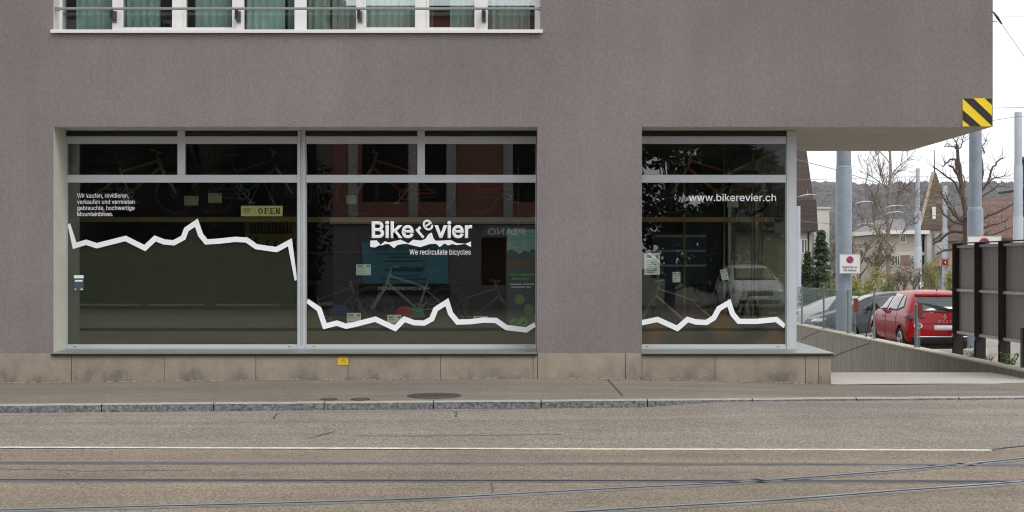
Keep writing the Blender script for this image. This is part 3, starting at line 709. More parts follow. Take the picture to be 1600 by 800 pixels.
bicycle('silver mountain bike standing behind the logo window', (bxp(640, 1.6), 1.6, .62), R(200), (.35, .36, .37))
bicycle('black trail bike beside the poster in the middle window', (bxp(745, 2.1), 2.1, .42), R(12), (.03, .03, .035))
bicycle('blue mountain bike low in the left window', (bxp(300, 1.9), 1.9, .42), R(8), (.02, .06, .2))
bicycle('dark green bike low beside the left mullion', (bxp(520, 2.3), 2.3, .42), R(30), (.02, .10, .05))
bicycle('black mountain bike with orange fork behind the right window', (bxp(1060, 1.6), 1.6, .42), R(165), (.42, .14, .02))
bicycle('black bike parked behind the timber battens in the right window', (bxp(1150, 2.4), 2.4, .45), R(60), (.02, .02, .02))
rk = thing('bicycle_rack', 'long plywood rack beam carrying the upper row of bicycles', 'rack', (0, RY, 0))
mb = MB(); mb.box((-6.9, -.22, RZ - .035), (3.85, .22, RZ)); mb.box((-6.9, -.235, RZ - .06), (3.85, -.22, RZ + .01)); mb.build('shelf', M['wood'], rk)
for x in (480, 810, 1069, 1131, 1175, 1190): 
    X = bxp(x, RY + .3); mb = MB(); mb.box((X - .013, .24, .4), (X + .013, .28, RZ + .9 if x in (480, 810) else 3.3)); mb.build('post', M['wood'], rk)
# tool board
tbd = thing('tool_board', 'plywood tool board on the shop wall behind the OPEN sign', 'tool board', P(424, 375, 5.0))
sT = (5.0 - CY) / F; mb = MB(); mb.box((-41 * sT, 0, -.75), (42 * sT, .03, 37 * sT)); mb.build('board', mat('tool_board_ply', (.75, .52, .17), .7, var=.1, vs=3), tbd)
for k in range(12):
    X = (-31 + k * 5.6) * sT; mb = MB(); mb.box((X - .012, -.03, 10 * sT), (X + .012, -.003, 32 * sT)); mb.prism([(X - .012, -.03, 18 * sT), (X + .012, -.03, 18 * sT), (X + .030, -.03, 10 * sT), (X - .030, -.03, 10 * sT)], (0, .024, 0))
    root = tag(mb.build('hand_tool', M['black']), 'black spanner, %s from the left in the row on the plywood tool board' % ['first', 'second', 'third', 'fourth', 'fifth', 'sixth', 'seventh', 'eighth', 'ninth', 'tenth', 'eleventh', 'twelfth'][k], 'tool', 'spanners in a row on the tool board'); root.location = tbd.location
for (dx, dz, l, lb) in ((-35, 2, 8, 'short dark pliers below the left end of the spanner row'), (-24, 0, 9, 'slanted dark cutters below the spanner row'), (-6, -6, 10, 'upright hand tool low on the tool board'), (6, -8, 12, 'pointed hand tool low on the tool board near its middle'), (36, -6, 12, 'looped tool low at the right edge of the tool board')):
    mb = MB(); X, Z = dx * sT, dz * sT; h = l * sT; mb.tube([(X - .02, -.02, Z - h), (X - .01, -.02, Z), (X + .03, -.02, Z + h * .6)], .012, 6); mb.tube([(X + .03, -.02, Z - h), (X, -.02, Z)], .012, 6)
    o = tag(mb.build('hand_tool', M['black']), lb, 'tool'); o.location = tbd.location
# OPEN sign
os_ = thing('open_sign', 'cream hanging OPEN sign with brown letters', 'sign', P(409, 329.7, .85))
sO = (.85 - CY) / F
mb = MB(); mb.box((-32.5 * sO, 0, -8.1 * sO), (32.5 * sO, .008, 8.1 * sO)); mb.build('board', mat('sign_cream', (.88, .85, .40), .7), os_, bevel=.002)
mo = mat('sign_brown', (.11, .045, .015), .7)
def slab_open(x0, zb, h):
    mb = MB(); t = h * .2; w = h * .78; g = h * .2; q = 0
    def bx(a, b, c, d): mb.box((x0 + q + a, -.004, zb + c), (x0 + q + b, 0, zb + d))
    n = 20
    for i in range(n):
        a, b = 2 * math.pi * i / n, 2 * math.pi * (i + 1) / n; f = lambda an, k: (x0 + w / 2 + math.cos(an) * (w / 2 - (t * k)), -.004, zb + h / 2 + math.sin(an) * (h / 2 - t * .7 * k))
        mb.prism([f(a, 0), f(b, 0), f(b, 1), f(a, 1)], (0, .004, 0))
    q = w + g; bx(.12 * h, .12 * h + t, 0, h); bx(0, .45 * h, 0, t * .5); bx(0, .12 * h, h - t * .5, h); bx(.12 * h + t, w * .85, h - t * .6, h); bx(.12 * h + t, w * .85, h * .42, h * .42 + t * .6); bx(w * .8, w, h * .48, h * .95)
    q = 2 * (w + g); bx(.1 * h, .1 * h + t, 0, h); bx(0, w * .95, 0, t * .6); bx(0, w * .95, h - t * .6, h); bx(.1 * h + t, w * .7, h * .44, h * .56); bx(w * .82, w * .95, 0, h * .28); bx(w * .82, w * .95, h * .72, h); bx(w * .62, w * .72, h * .36, h * .64)
    q = 3 * (w + g); bx(.08 * h, .08 * h + t * .8, 0, h); bx(w - .08 * h - t * .7, w - .08 * h, 0, h); bx(-.02 * h, .3 * h, 0, t * .4); bx(w - .34 * h, w + .05 * h, h - t * .4, h); bx(-.02 * h, .1 * h, h - t * .4, h)
    mb.prism([(x0 + q + .08 * h, -.0045, zb + h), (x0 + q + .08 * h + t, -.0045, zb + h), (x0 + q + w - .08 * h, -.0045, zb), (x0 + q + w - .08 * h - t, -.0045, zb)], (0, .0045, 0))
    return mb.build('lettering', mo, os_)
slab_open(-5.5 * sO, -4.6 * sO, 9.2 * sO)
mb = MB()
for k, (w, z) in enumerate(((13, 3.2), (11, .6), (12, -1.2), (10, -3.2))): mb.box((-29 * sO, -.003, (z - (.7 if k == 0 else .3)) * sO), ((-29 + w) * sO, 0, (z + (.7 if k == 0 else .3)) * sO))
mb.tube([(-10.5 * sO, -.002, -4 * sO), (-10.5 * sO, -.002, 4 * sO)], .003); mb.build('print', mo, os_)
mb = MB(); 
for s in (-1, 1): mb.tube([(20 * s * sO, .004, 8 * sO), (2 * s * sO, .004, 48 * sO)], .0025, 5)
mb.build('cord', M['tagp'], os_)
# cards and papers in the windows
card(299, 313.5, 22, 15, 1.3, 'cream price card hanging high in the left window, left one of the pair', M['tagp'])
card(336, 309.5, 21, 15, 1.3, 'cream price card hanging high in the left window, nearer the OPEN sign', M['tagp'])
card(549, 312, 16, 14, 1.6, 'faint price card hanging left of the red bicycle', M['tagp'])
card(568, 421.5, 23, 17, .95, 'white price card hanging below the left end of the logo')
card(553, 500, 22, 22, .9, 'white price card low in the middle window, leftmost on the white outline')
card(616, 503, 22, 22, .9, 'white price card low in the middle window under the handlebar')
card(751, 501, 22, 14, .9, 'half hidden white price card low in the middle window beside the poster')
card(1016, 507, 22, 16, .9, 'white price card low at the left edge of the right window')
card(1083, 504, 20, 12, .9, 'white price card low in the middle of the right window')
card(1057, 433, 12, 16, 1.0, 'small white price card hanging under the blue reflection box')
card(1132, 429, 11, 17, 1.0, 'tilted price card hanging left of the reflected car', tilt=R(-12))
card(1160, 508, 15, 18, .9, 'white price card standing just right of the outline peak')
card(1145, 317, 18, 14, 1.4, 'pale price card behind the web address', M['tagp'])
card(1019, 412.5, 24, 34, .66, 'white A4 notice taped inside the right window', lines=7, cat='notice', name='notice')
# sticker on the left pane
stk = thing('door_sticker', 'small blue and white sticker at the left edge of the left window', 'sticker', P(122.5, 442, .6) )
mb = MB(); s_ = .009; mb.box((-7.5 * s_, .016, -12 * s_), (7.5 * s_, .018, 7 * s_)); mb.build('sheet', mat('sticker_dark', (.06, .09, .12), .4), stk)
mb = MB(); mb.box((-7.5 * s_, .0152, 7.2 * s_), (7.5 * s_, .018, 12 * s_)); mb.box((-6 * s_, .0142, 2 * s_), (6 * s_, .0159, 4.5 * s_)); mb.box((-6 * s_, .0142, -11 * s_), (-4 * s_, .0159, -9 * s_)); mb.box((3 * s_, .0142, -11 * s_), (6 * s_, .0159, -9 * s_)); mb.build('print', M['paper'], stk)
# poster
pst = thing('poster', 'tall bicycle poster with teal mountain sky and green circles', 'poster', P(815, 511, .72)); sP = (.72 - CY) / F
def pp(x, y): return ((x - 815) * sP, (511 - y) * sP)
mb = MB(); mb.box((pp(792, 0)[0], 0, 0), (pp(837.5, 0)[0], .003, pp(0, 358)[1])); mb.build('sheet', mat('poster_navy', (.035, .06, .07), .5), pst)
def patchp(poly, m, d, name='print'):
    mb = MB(); mb.prism([(pp(x, y)[0], -.001 * d, pp(x, y)[1]) for x, y in poly], (0, .0008, 0)); return mb.build(name, m, pst)
msky = mat('poster_sky', (.10, .32, .36), .6, var=.5, vs=9, col2=(.35, .48, .45), stretch=(1, 1, 4))
patchp([(792.3, 399), (837.3, 399), (837.3, 358.5), (792.3, 358.5)], msky, 1)
patchp([(792.3, 405), (792.3, 393), (799, 389), (806, 393), (812, 397), (819, 391), (826, 394), (832, 388), (837.3, 391), (837.3, 410), (792.3, 410)], mat('poster_peaks', (.02, .06, .07), .6, var=.5, vs=30), 2)
patchp([(792.3, 422), (792.3, 404), (803, 406), (818, 403), (837.3, 406), (837.3, 422)], mat('poster_autumn', (.10, .055, .02), .6, var=.6, vs=50), 3)
mgr = mat('poster_green', (.08, .33, .03), .6)
for (x0, x1, y) in ((796, 808, 429), (810, 835, 429), (800, 812, 435.5), (814, 827, 435.5)): patchp([(x0, y + 1.6), (x1, y + 1.6), (x1, y - 1.6), (x0, y - 1.6)], mgr, 3)
for (x0, x1, y) in ((797, 815, 444), (817, 834, 444), (799, 820, 448.5), (822, 830, 448.5)): patchp([(x0, y + .7), (x1, y + .7), (x1, y - .7), (x0, y - .7)], M['paper'], 3)
def circ(cx, cy, r, m, d): patchp([(cx + r * math.cos(2 * math.pi * k / 20), cy + r * math.sin(2 * math.pi * k / 20)) for k in range(20)], m, d)
mpk = mat('poster_skin_tone', (.25, .17, .13), .6)
circ(803, 504, 6.5, mgr, 3); circ(817, 503, 7.5, mgr, 3.2); circ(812, 468, 8, mpk, 3); circ(826, 483, 8, mpk, 3.4)
patchp([(809, 474), (817, 470), (813, 461), (807, 466)], mgr, 4.5); patchp([(822, 488), (831, 485), (828, 477), (821, 480)], mgr, 4.8); patchp([(798, 508), (808, 499), (806, 506)], M['ink'], 4.5); patchp([(812, 508), (822, 498), (820, 506)], M['ink'], 4.5)
# furniture, and a solid blue box standing in for a reflected vehicle
refl_box = thing('reflection_box', 'dark blue box with pale stripes standing in for a reflection behind the right window', 'reflection stand-in', (bxp(1063, 5.0), 5.0, .4))
mb = MB(); sC = (5 - CY) / F; mb.box((-41 * sC, 0, 0), (41 * sC, .5, 1.75)); mb.build('box_body', mat('reflection_blue', (.02, .045, .10), .4), refl_box)
for z in (1.2, 1.45, 1.7): mb = MB(); mb.box((-40 * sC, -.02, z - .02), (40 * sC, 0, z + .02)); mb.build('reflected_stripe', M['steel'], refl_box)
shf = thing('wall_shelf', 'long wooden wall shelf at the back of the left window', 'shelf', (-6, 6.6, 0))
mb = MB(); mb.box((-.8, -.25, 2.40), (3.3, .35, 2.43)); mb.box((-.8, -.25, 1.82), (3.3, .35, 1.85)); mb.build('board', M['wood'], shf)
ms = {'r': mat('red_helmet', (.4, .03, .03), .4), 'g': mat('green_jersey', (.02, .28, .14), .6), 'b': mat('blue_box', (.03, .08, .3), .5)}
def helmet(x, y, Y, m, lb):
    mb = MB(); c = P(x, y, Y)
    for i in range(7):
        a0 = -1.2 + i * .4; pts = [(.13 * math.cos(t), .09 * math.sin(a0) * math.sin(t), .11 * math.sin(t) * math.cos(a0)) for t in [k * math.pi / 8 for k in range(9)]]
        mb.tube([Vector(p) for p in pts], .016, 6)
    mb.ring((0, 0, 0), .125, .012, 'Z', 20, 5); o = mb.build('helmet', m, smooth=True); o.location = c; tag(o, lb, 'helmet')
helmet(632, 492, 1.2, ms['r'], 'red helmet low in the middle window'); helmet(648, 494, 1.25, ms['g'], 'green helmet beside the red helmet in the middle window'); helmet(530, 489, 1.6, ms['b'], 'blue helmet low at the left of the middle window')

# ================================================================ RETAINING WALL, FENCE, HOARDING
WX0, WX1 = 7.32, 7.54
rw = thing('retaining_wall', 'long board-marked concrete wall beside the ramp', 'wall', (WX0, 0, 0))
mb = MB(); mb.box((0, -.1, -3.2), (WX1 - WX0, 26, .075)); mb.build('wall', M['conc'], rw)
mb = MB()
Y = -.1
while Y < 26: mb.box((-.012, Y + .003, .076), (WX1 - WX0 + .012, min(Y + 2.4, 26) - .003, .10)); Y += 2.4
mb.build('coping', M['conccap'], rw)
mb = MB()
for (a, b) in (((-.004, 17.7, -.27), (-.004, 15.4, .05)), ((-.004, 14.2, -.52), (-.004, 10.4, .01))): mb.tube([a, Vector(a).lerp(Vector(b), .4) + Vector((0, 0, .02)), b], .008, 5)
mb.build('crack', mat('damp_crack', (.075, .066, .055), .9), rw)
FX = 7.44
def fpost(x, top, label, base=.1, r=.022, brace=False):
    D = FX * F / (x - 800); Y = D + CY; z = EYE + (HOR - top) * D / F
    o = thing('fence_post', label, 'fence post', (FX, Y, base), 0, 'steel fence posts on the wall')
    mb = MB(); mb.tube([(0, 0, 0), (0, 0, z - base)], r, 10); mb.tube([(0, 0, z - base), (0, 0, z - base + .02)], [r * 1.3, r * .6], 10); mb.build('tube', M['fpost'], o, smooth=True)
    mb = MB(); mb.box((-.05, -.05, .0), (.05, .05, .012)); mb.build('foot_plate', M['fpost'], o)
    if brace: mb = MB(); mb.tube([(0, 0, z - base - .1), (0, .75, 0)], .014, 8); mb.build('brace', M['black'], o)
    return o, Y, z
M['fpost'] = mat('green_grey_post', (.16, .21, .21), .5, metal=.3)
fpost(1253, 447, 'thin steel fence post nearest the shop corner post')
fpost(1287, 449, 'thin steel fence post left of the thick mast')
fpost(1325, 453, 'thin steel fence post in front of the thick mast')
fpost(1366, 457, 'thin steel fence post with a dark slanting brace', brace=True)
o5, Y5, z5 = fpost(1432, 476, 'short steel post in front of the red car', r=.035)
mred = mat('faded_red_plate', (.16, .025, .02), .6)
for (x0, x1, y0, y1, lb) in ((1333.5, 1341, 467, 488, 'dark red reflector plate on a stake right of the thick mast'), (1433.5, 1441, 473, 497, 'dark red reflector plate on the short post by the red car')):
    Yq = FX * F / ((x0 + x1) / 2 - 800) + CY; a, b = P(x0, y1, Yq), P(x1, y0, Yq)
    t = thing('reflector_plate', lb, 'reflector', (a.x, Yq - .03, a.z)); mb = MB(); mb.box((0, 0, 0), (b.x - a.x, .03, b.z - a.z)); mb.build('plate', mred, t)
    mb = MB(); mb.tube([((b.x - a.x) / 2, .04, .1 - a.z), ((b.x - a.x) / 2, .04, b.z - a.z)], .008); mb.build('stake', M['fpost'], t)
# chain-link mesh
mf = thing('wire_mesh_fence', 'fine wire mesh fence between the thin posts', 'fence', (FX, 12.2, .12))
mb = MB(); L_ = 14.0; H_ = .92; st_ = .075
def wire2(a, b, w=.0028): 
    d = Vector((0, b[0] - a[0], b[1] - a[1])).normalized(); n = Vector((0, -d.z, d.y)) * w; p, q = Vector((0, *a)), Vector((0, *b)); e = Vector((w, 0, 0))
    mb.quad([p - n, q - n, q + e, p + e]); mb.quad([p + e, q + e, q + n, p + n])
k = -H_
while k < L_:
    a0, a1 = max(k, 0), min(k + H_, L_); wire2((a0, a0 - k), (a1, a1 - k)); wire2((a0, H_ - (a0 - k)), (a1, H_ - (a1 - k))); k += st_
mb.build('mesh', M['fpost'], mf, fix=False)
mb = MB(); mb.tube([(0, 0, H_), (0, L_, H_)], .004, 5); mb.tube([(0, 0, .02), (0, L_, .02)], .004, 5); mb.tube([(0, -1.6, H_ - .0), (0, 0, H_)], .003, 5); mb.build('tension_wire', M['fpost'], mf)
# hoarding
hd_ = thing('hoarding', 'dark brown steel hoarding with grey panels seen from behind', 'hoarding', (7.62, 0, .1))
posts = [5.3, 4.05, 2.82, 1.6, .4]
for Yp in posts:
    mb = MB(); mb.box((-.06, Yp - .05, -.06), (.10, Yp - .04, 1.87)); mb.box((-.06, Yp + .04, -.06), (.10, Yp + .05, 1.87)); mb.box((.012, Yp - .039, -.06), (.024, Yp + .039, 1.87)); mb.build('post', M['brown'], hd_)
for a, b in zip(posts, posts[1:]):
    mb = MB(); mb.box((.03, b + .052, .36), (.055, a - .052, 1.83)); mb.build('panel', M['panel'], hd_)
    for z in (.34, 1.06, 1.80): mb = MB(); mb.box((-.015, b + .052, z), (.028, a - .052, z + .045)); mb.build('rail', M['prail'], hd_)
mb = MB(); mb.box((-.07, posts[-1] - .06, 1.872), (.11, posts[0] + .06, 1.885)); mb.build('cap', M['brown'], hd_)
for Yp in posts[:3]: mb = MB(); mb.box((-.075, Yp - .015, .28), (-.06, Yp + .015, .34)); mb.build('bolt', M['rim'], hd_)
mb = MB(); mb.box((7.50, 1.55, .04), (7.58, 1.65, .68)); tag(mb.build('stub_post', M['brown']), 'short dark stub post in front of the hoarding at the right edge', 'post')

# ================================================================ MASTS
def mast(x, Y, segs, label, m, top=None, base_z=None, flange=False, sides=24):
    X = bxp(x, Y); z0 = -.03 * Y if base_z is None else base_z
    o = thing('tram_mast', label, 'mast', (X, Y, z0), 0, 'tram wire masts')
    for i, (r, za, zb) in enumerate(segs):
        mb = MB(); mb.tube([(0, 0, za - z0), (0, 0, zb - z0 - .05), (0, 0, zb - z0)], [r, r, r * .90], sides); mb.build('tube_section', m, o, smooth=True)
        if i: mb = MB(); mb.tube([(0, 0, za - z0 - .005), (0, 0, za - z0 + .035)], [r * 1.07, r * 1.07], sides); mb.build('collar', M['mast2'], o, smooth=True)
    if flange: mb = MB(); mb.tube([(0, 0, 0), (0, 0, .12), (0, 0, .16)], [r * 1.9, r * 1.9, r * 1.4], sides); mb.build('foot', M['prail'], o, smooth=True)
    return o
def zz(y, Y): return P(0, y, Y).z
m1 = mast(1318.5, 14.6, [(.186, -.5, zz(262, 14.6)), (.168, zz(262, 14.6), 9)], 'thick blue-grey mast carrying the staff parking sign', M['mast'])
m2 = mast(1524, 13.0, [(.171, -.42, zz(326, 13.0)), (.136, zz(326, 13.0), 9)], 'thick blue-grey mast behind the hoarding', M['mast'], flange=True)
mast(1591, 34, [(.18, -1.2, zz(338, 34)), (.155, zz(338, 34), zz(258, 34)), (.135, zz(258, 34), zz(175, 34))], 'pale mast at the right edge above the hoarding', M['mast2'])
mast(1434, 54, [(.185, -1.8, zz(386, 54)), (.15, zz(386, 54), zz(330, 54)), (.10, zz(330, 54), zz(263, 54))], 'pale stepped mast between the pink house and the pointed tower', M['mast2'])
m5 = mast(1476.5, 64, [(.165, -2, zz(357, 64)), (.13, zz(357, 64), zz(290, 64))], 'slim pale mast with the striped tram signal', M['mast2'])
mast(1247, 39, [(.12, -1.3, zz(373, 39)), (.09, zz(373, 39), zz(322, 39))], 'slim pale mast beside the shop corner post', M['mast2'])
def circle_pts(c, r, Y, n=28): return [(c[0] + r * math.cos(2 * math.pi * k / n), Y, c[1] + r * math.sin(2 * math.pi * k / n)) for k in range(n)]
M['sred'] = mat('sign_red', (.55, .03, .03), .5); M['sblue'] = mat('sign_blue', (.02, .05, .35), .5)
def nopark(x0, x1, y0, y1, Y, label, cx, cy, r, lines=(), tsz=6):
    a, b = P(x0, y1, Y), P(x1, y0, Y); o = thing('parking_sign', label, 'sign', (a.x, Y, a.z)); w, h = b.x - a.x, b.z - a.z; s = (Y - CY) / F
    mb = MB(); mb.box((0, 0, 0), (w, .03, h)); mb.build('board', M['white'], o, bevel=.006)
    mb = MB(); t = .012
    mb.box((-t, -.008, -t), (w + t, .035, -.001)); mb.box((-t, -.008, h + .001), (w + t, .035, h + t)); mb.box((-t, -.008, 0), (-.001, .035, h)); mb.box((w + .001, -.008, 0), (w + t, .035, h)); mb.build('rim', M['steel'], o)
    c = ((cx - x0) * s, (y1 - cy) * s); rr = r * s
    mb = MB(); mb.prism(circle_pts(c, rr, -.004), (0, .003, 0)); mb.build('red_ring', M['sred'], o)
    mb = MB(); mb.prism(circle_pts(c, rr * .74, -.006), (0, .002, 0)); mb.build('blue_disc', M['sblue'], o)
    mb = MB(); d = rr * .14; e = rr * .72; mb.prism([(c[0] - e * .7 - d, -.009, c[1] + e * .7 - d), (c[0] - e * .7 + d, -.009, c[1] + e * .7 + d), (c[0] + e * .7 + d, -.009, c[1] - e * .7 + d), (c[0] + e * .7 - d, -.009, c[1] - e * .7 - d)], (0, .003, 0)); mb.build('red_bar', M['sred'], o)
    for (txt, tx0, tx1, base, cap) in lines: text_mesh(txt, (tx0 - x0) * s, (tx1 - x0) * s, (y1 - base) * s, cap * s, -.003, M['ink'], 'lettering', o, .006)
    mb = MB(); mb.box((w * .3, .031, h * .45), (w * .7, .10, h * .55)); mb.build('clamp', M['aludk'], o)
    return o
nopark(1312.3, 1344, 397, 427, 14.28, 'square staff-only no-parking sign with German text on the mast', 1328, 406, 5.7, [('Berechtigt nur', 1316.5, 1339.5, 419, 3.6), ('VBZ Personal', 1317.5, 1338, 424, 3.6)])
nopark(1512.5, 1564.5, 369, 400, 12.75, 'wide no-parking sign rising behind the hoarding', 1538, 380, 8.5, [('Berechtigt nur', 1518, 1559, 396, 4)])
# tram signal
ts = thing('tram_signal', 'small tram signal with yellow arrow and red-white striped surround', 'signal', P(1476.5, 410, 63.7)); s = (63.7 - CY) / F
mb = MB(); mb.box((-6.5 * s, 0, -6.5 * s), (6.5 * s, .05, 6.5 * s)); mb.build('surround', M['white'], ts)
mb = MB()
for k in range(-6, 7):
    for e in (-1, 1): mb.prism([(k * s - .4 * s, -.004, e * 4 * s), (k * s + .3 * s, -.004, e * 4 * s), (k * s + .9 * s, -.004, e * 6.5 * s), (k * s + .2 * s, -.004, e * 6.5 * s)], (0, .004, 0)); mb.prism([(e * 4 * s, -.004, k * s - .4 * s), (e * 4 * s, -.004, k * s + .3 * s), (e * 6.4 * s, -.004, k * s + .9 * s), (e * 6.4 * s, -.004, k * s + .2 * s)], (0, .004, 0))
mb.build('stripes', M['sred'], ts)
mb = MB(); mb.box((-4 * s, -.012, -3.8 * s), (4 * s, -.001, 3.8 * s)); mb.build('face', M['black'], ts)
mb = MB(); mb.prism([(-2 * s, -.02, 0), (2 * s, -.02, 2.4 * s), (1 * s, -.02, 0), (2 * s, -.02, -2.4 * s)], (0, .006, 0)); mb.build('arrow', mat('signal_yellow', (.9, .6, .02), .4), ts)
# small white meter box
mb = MB(); c = P(1436, 444, 53.6); mb.box((c.x - .05, 53.5, c.z - .12), (c.x + .2, 53.7, c.z + .12)); mb.box((c.x, 53.49, c.z - .03), (c.x + .1, 53.5, c.z + .05)); tag(mb.build('mast_box', M['white']), 'small white box low on the pale stepped mast', 'box')
# overhead wires
def wire(pts, label, r=.012, m=None, sag=.0):
    mb = MB(); q = []
    for (a, b) in zip(pts, pts[1:]):
        for k in range(8): t = k / 8; p = a.lerp(b, t); q.append(p - Vector((0, 0, sag * 4 * t * (1 - t))))
    q.append(pts[-1]); mb.tube(q, r, 5); tag(mb.build('overhead_wire', m or M['wire']), label, 'wire', 'overhead tram wires')
wire([P(1180, 233, 40), P(1306, 265, 40), P(1600, 420 - 60, 40)], 'wire slanting down from the roofed house to the thick mast and on to the right', .014)
wire([P(1100, 302, 50), P(1500, 316, 50), P(1700, 318, 50)], 'low wire passing in front of the wooded hill', .012)
wire([P(1100, 285, 45), P(1434, 276, 45), P(1700, 282, 45)], 'upper wire meeting the top of the stepped mast', .010)
wire([P(1100, 330, 45), P(1320, 352, 45), P(1476, 335, 45), P(1700, 300, 45)], 'wire sagging between the masts at roof height', .012)
wire([P(1385, 350, 50), P(1434, 328, 50), P(1477, 312, 50), P(1700, 270, 50)], 'wire rising to the right from the birch', .012)
wire([P(1500, 170, 33), P(1591, 168, 33), P(1800, 170, 33)], 'upper right wire at the top of the edge mast', .010)
wire([P(1400, 196, 33), P(1553, 188, 33), P(1591, 182, 33), P(1800, 170, 33)], 'second right wire just below the top of the edge mast', .010)
wire([P(1430, 325, 50), P(1591, 290, 50), P(1700, 286, 50)], 'wire crossing the bare pollard crown', .012)
wire([P(1550, 25, 40), P(1800, 30, 40)], 'thin high wire beside the building corner', .006)
mins = mat('pale_insulator', (.75, .75, .72), .5)
for (x, y, Y, lb) in ((1262, 305, 45, 'by the brown roof'), (1350, 316, 45, 'beside the birch trunk, left'), (1398, 322, 48, 'right of the birch trunk, upper'), (1398, 332, 48, 'right of the birch trunk, lower'), (1352, 350, 46, 'left of the birch trunk, lowest')):
    mb = MB(); a, b = P(x - 14, y + 2, Y), P(x + 14, y, Y); mb.tube([a, a.lerp(b, .3) + Vector((0, 0, .05)), a.lerp(b, .7) + Vector((0, 0, .06)), b], [.008, .016, .016, .008], 6); mb.tube([a.lerp(b, .5), a.lerp(b, .5) + Vector((0, 0, .25))], .005, 5)
    tag(mb.build('section_insulator', mins), 'pale tram wire insulator hanging %s' % lb, 'insulator', 'tram wire insulators')

# ================================================================ CARS
HATCH = [(0.00,.40,.50,.60,.70,.66),(0.03,.27,.60,.78,.83,.78),(0.12,.22,.80,1.0,.88,.77),(0.34,.20,.90,1.28,.89,.66),(0.60,.20,.92,1.41,.89,.61),(1.3,.20,.92,1.45,.90,.60),(2.0,.20,.92,1.44,.90,.60),(2.5,.20,.91,1.35,.90,.61),(2.95,.20,.90,1.10,.90,.68),(3.2,.20,.86,.98,.90,.76),(3.7,.22,.76,.86,.86,.72),(3.95,.26,.62,.72,.78,.66),(4.05,.38,.50,.58,.64,.58)]
SEDAN = [(0.00,.42,.55,.70,.66,.62),(0.04,.30,.75,.92,.80,.74),(0.35,.24,.86,1.0,.88,.76),(0.75,.20,.90,1.08,.89,.70),(1.25,.20,.92,1.33,.89,.60),(1.7,.20,.92,1.42,.90,.58),(2.3,.20,.92,1.42,.90,.58),(2.8,.20,.91,1.30,.90,.60),(3.3,.20,.90,1.02,.90,.72),(3.6,.20,.84,.94,.90,.76),(4.2,.22,.72,.82,.86,.72),(4.45,.26,.58,.68,.78,.66),(4.55,.38,.48,.55,.62,.56)]
def smoothed(o):
    dg = bpy.context.evaluated_depsgraph_get(); dg.update()
    me = bpy.data.meshes.new_from_object(o.evaluated_get(dg)); return me
M['cglass'] = mat('car_glass', (.02, .03, .032), .05, spec=.8, coat=.3)
M['cglassd'] = mat('dark_windscreen', (.012, .016, .018), .15, spec=.2)
M['lampred'] = mat('tail_lamp_red', (.09, .004, .008), .2, coat=.5); M['lampw'] = mat('headlamp', (.55, .58, .6), .1, metal=.4, coat=.5)
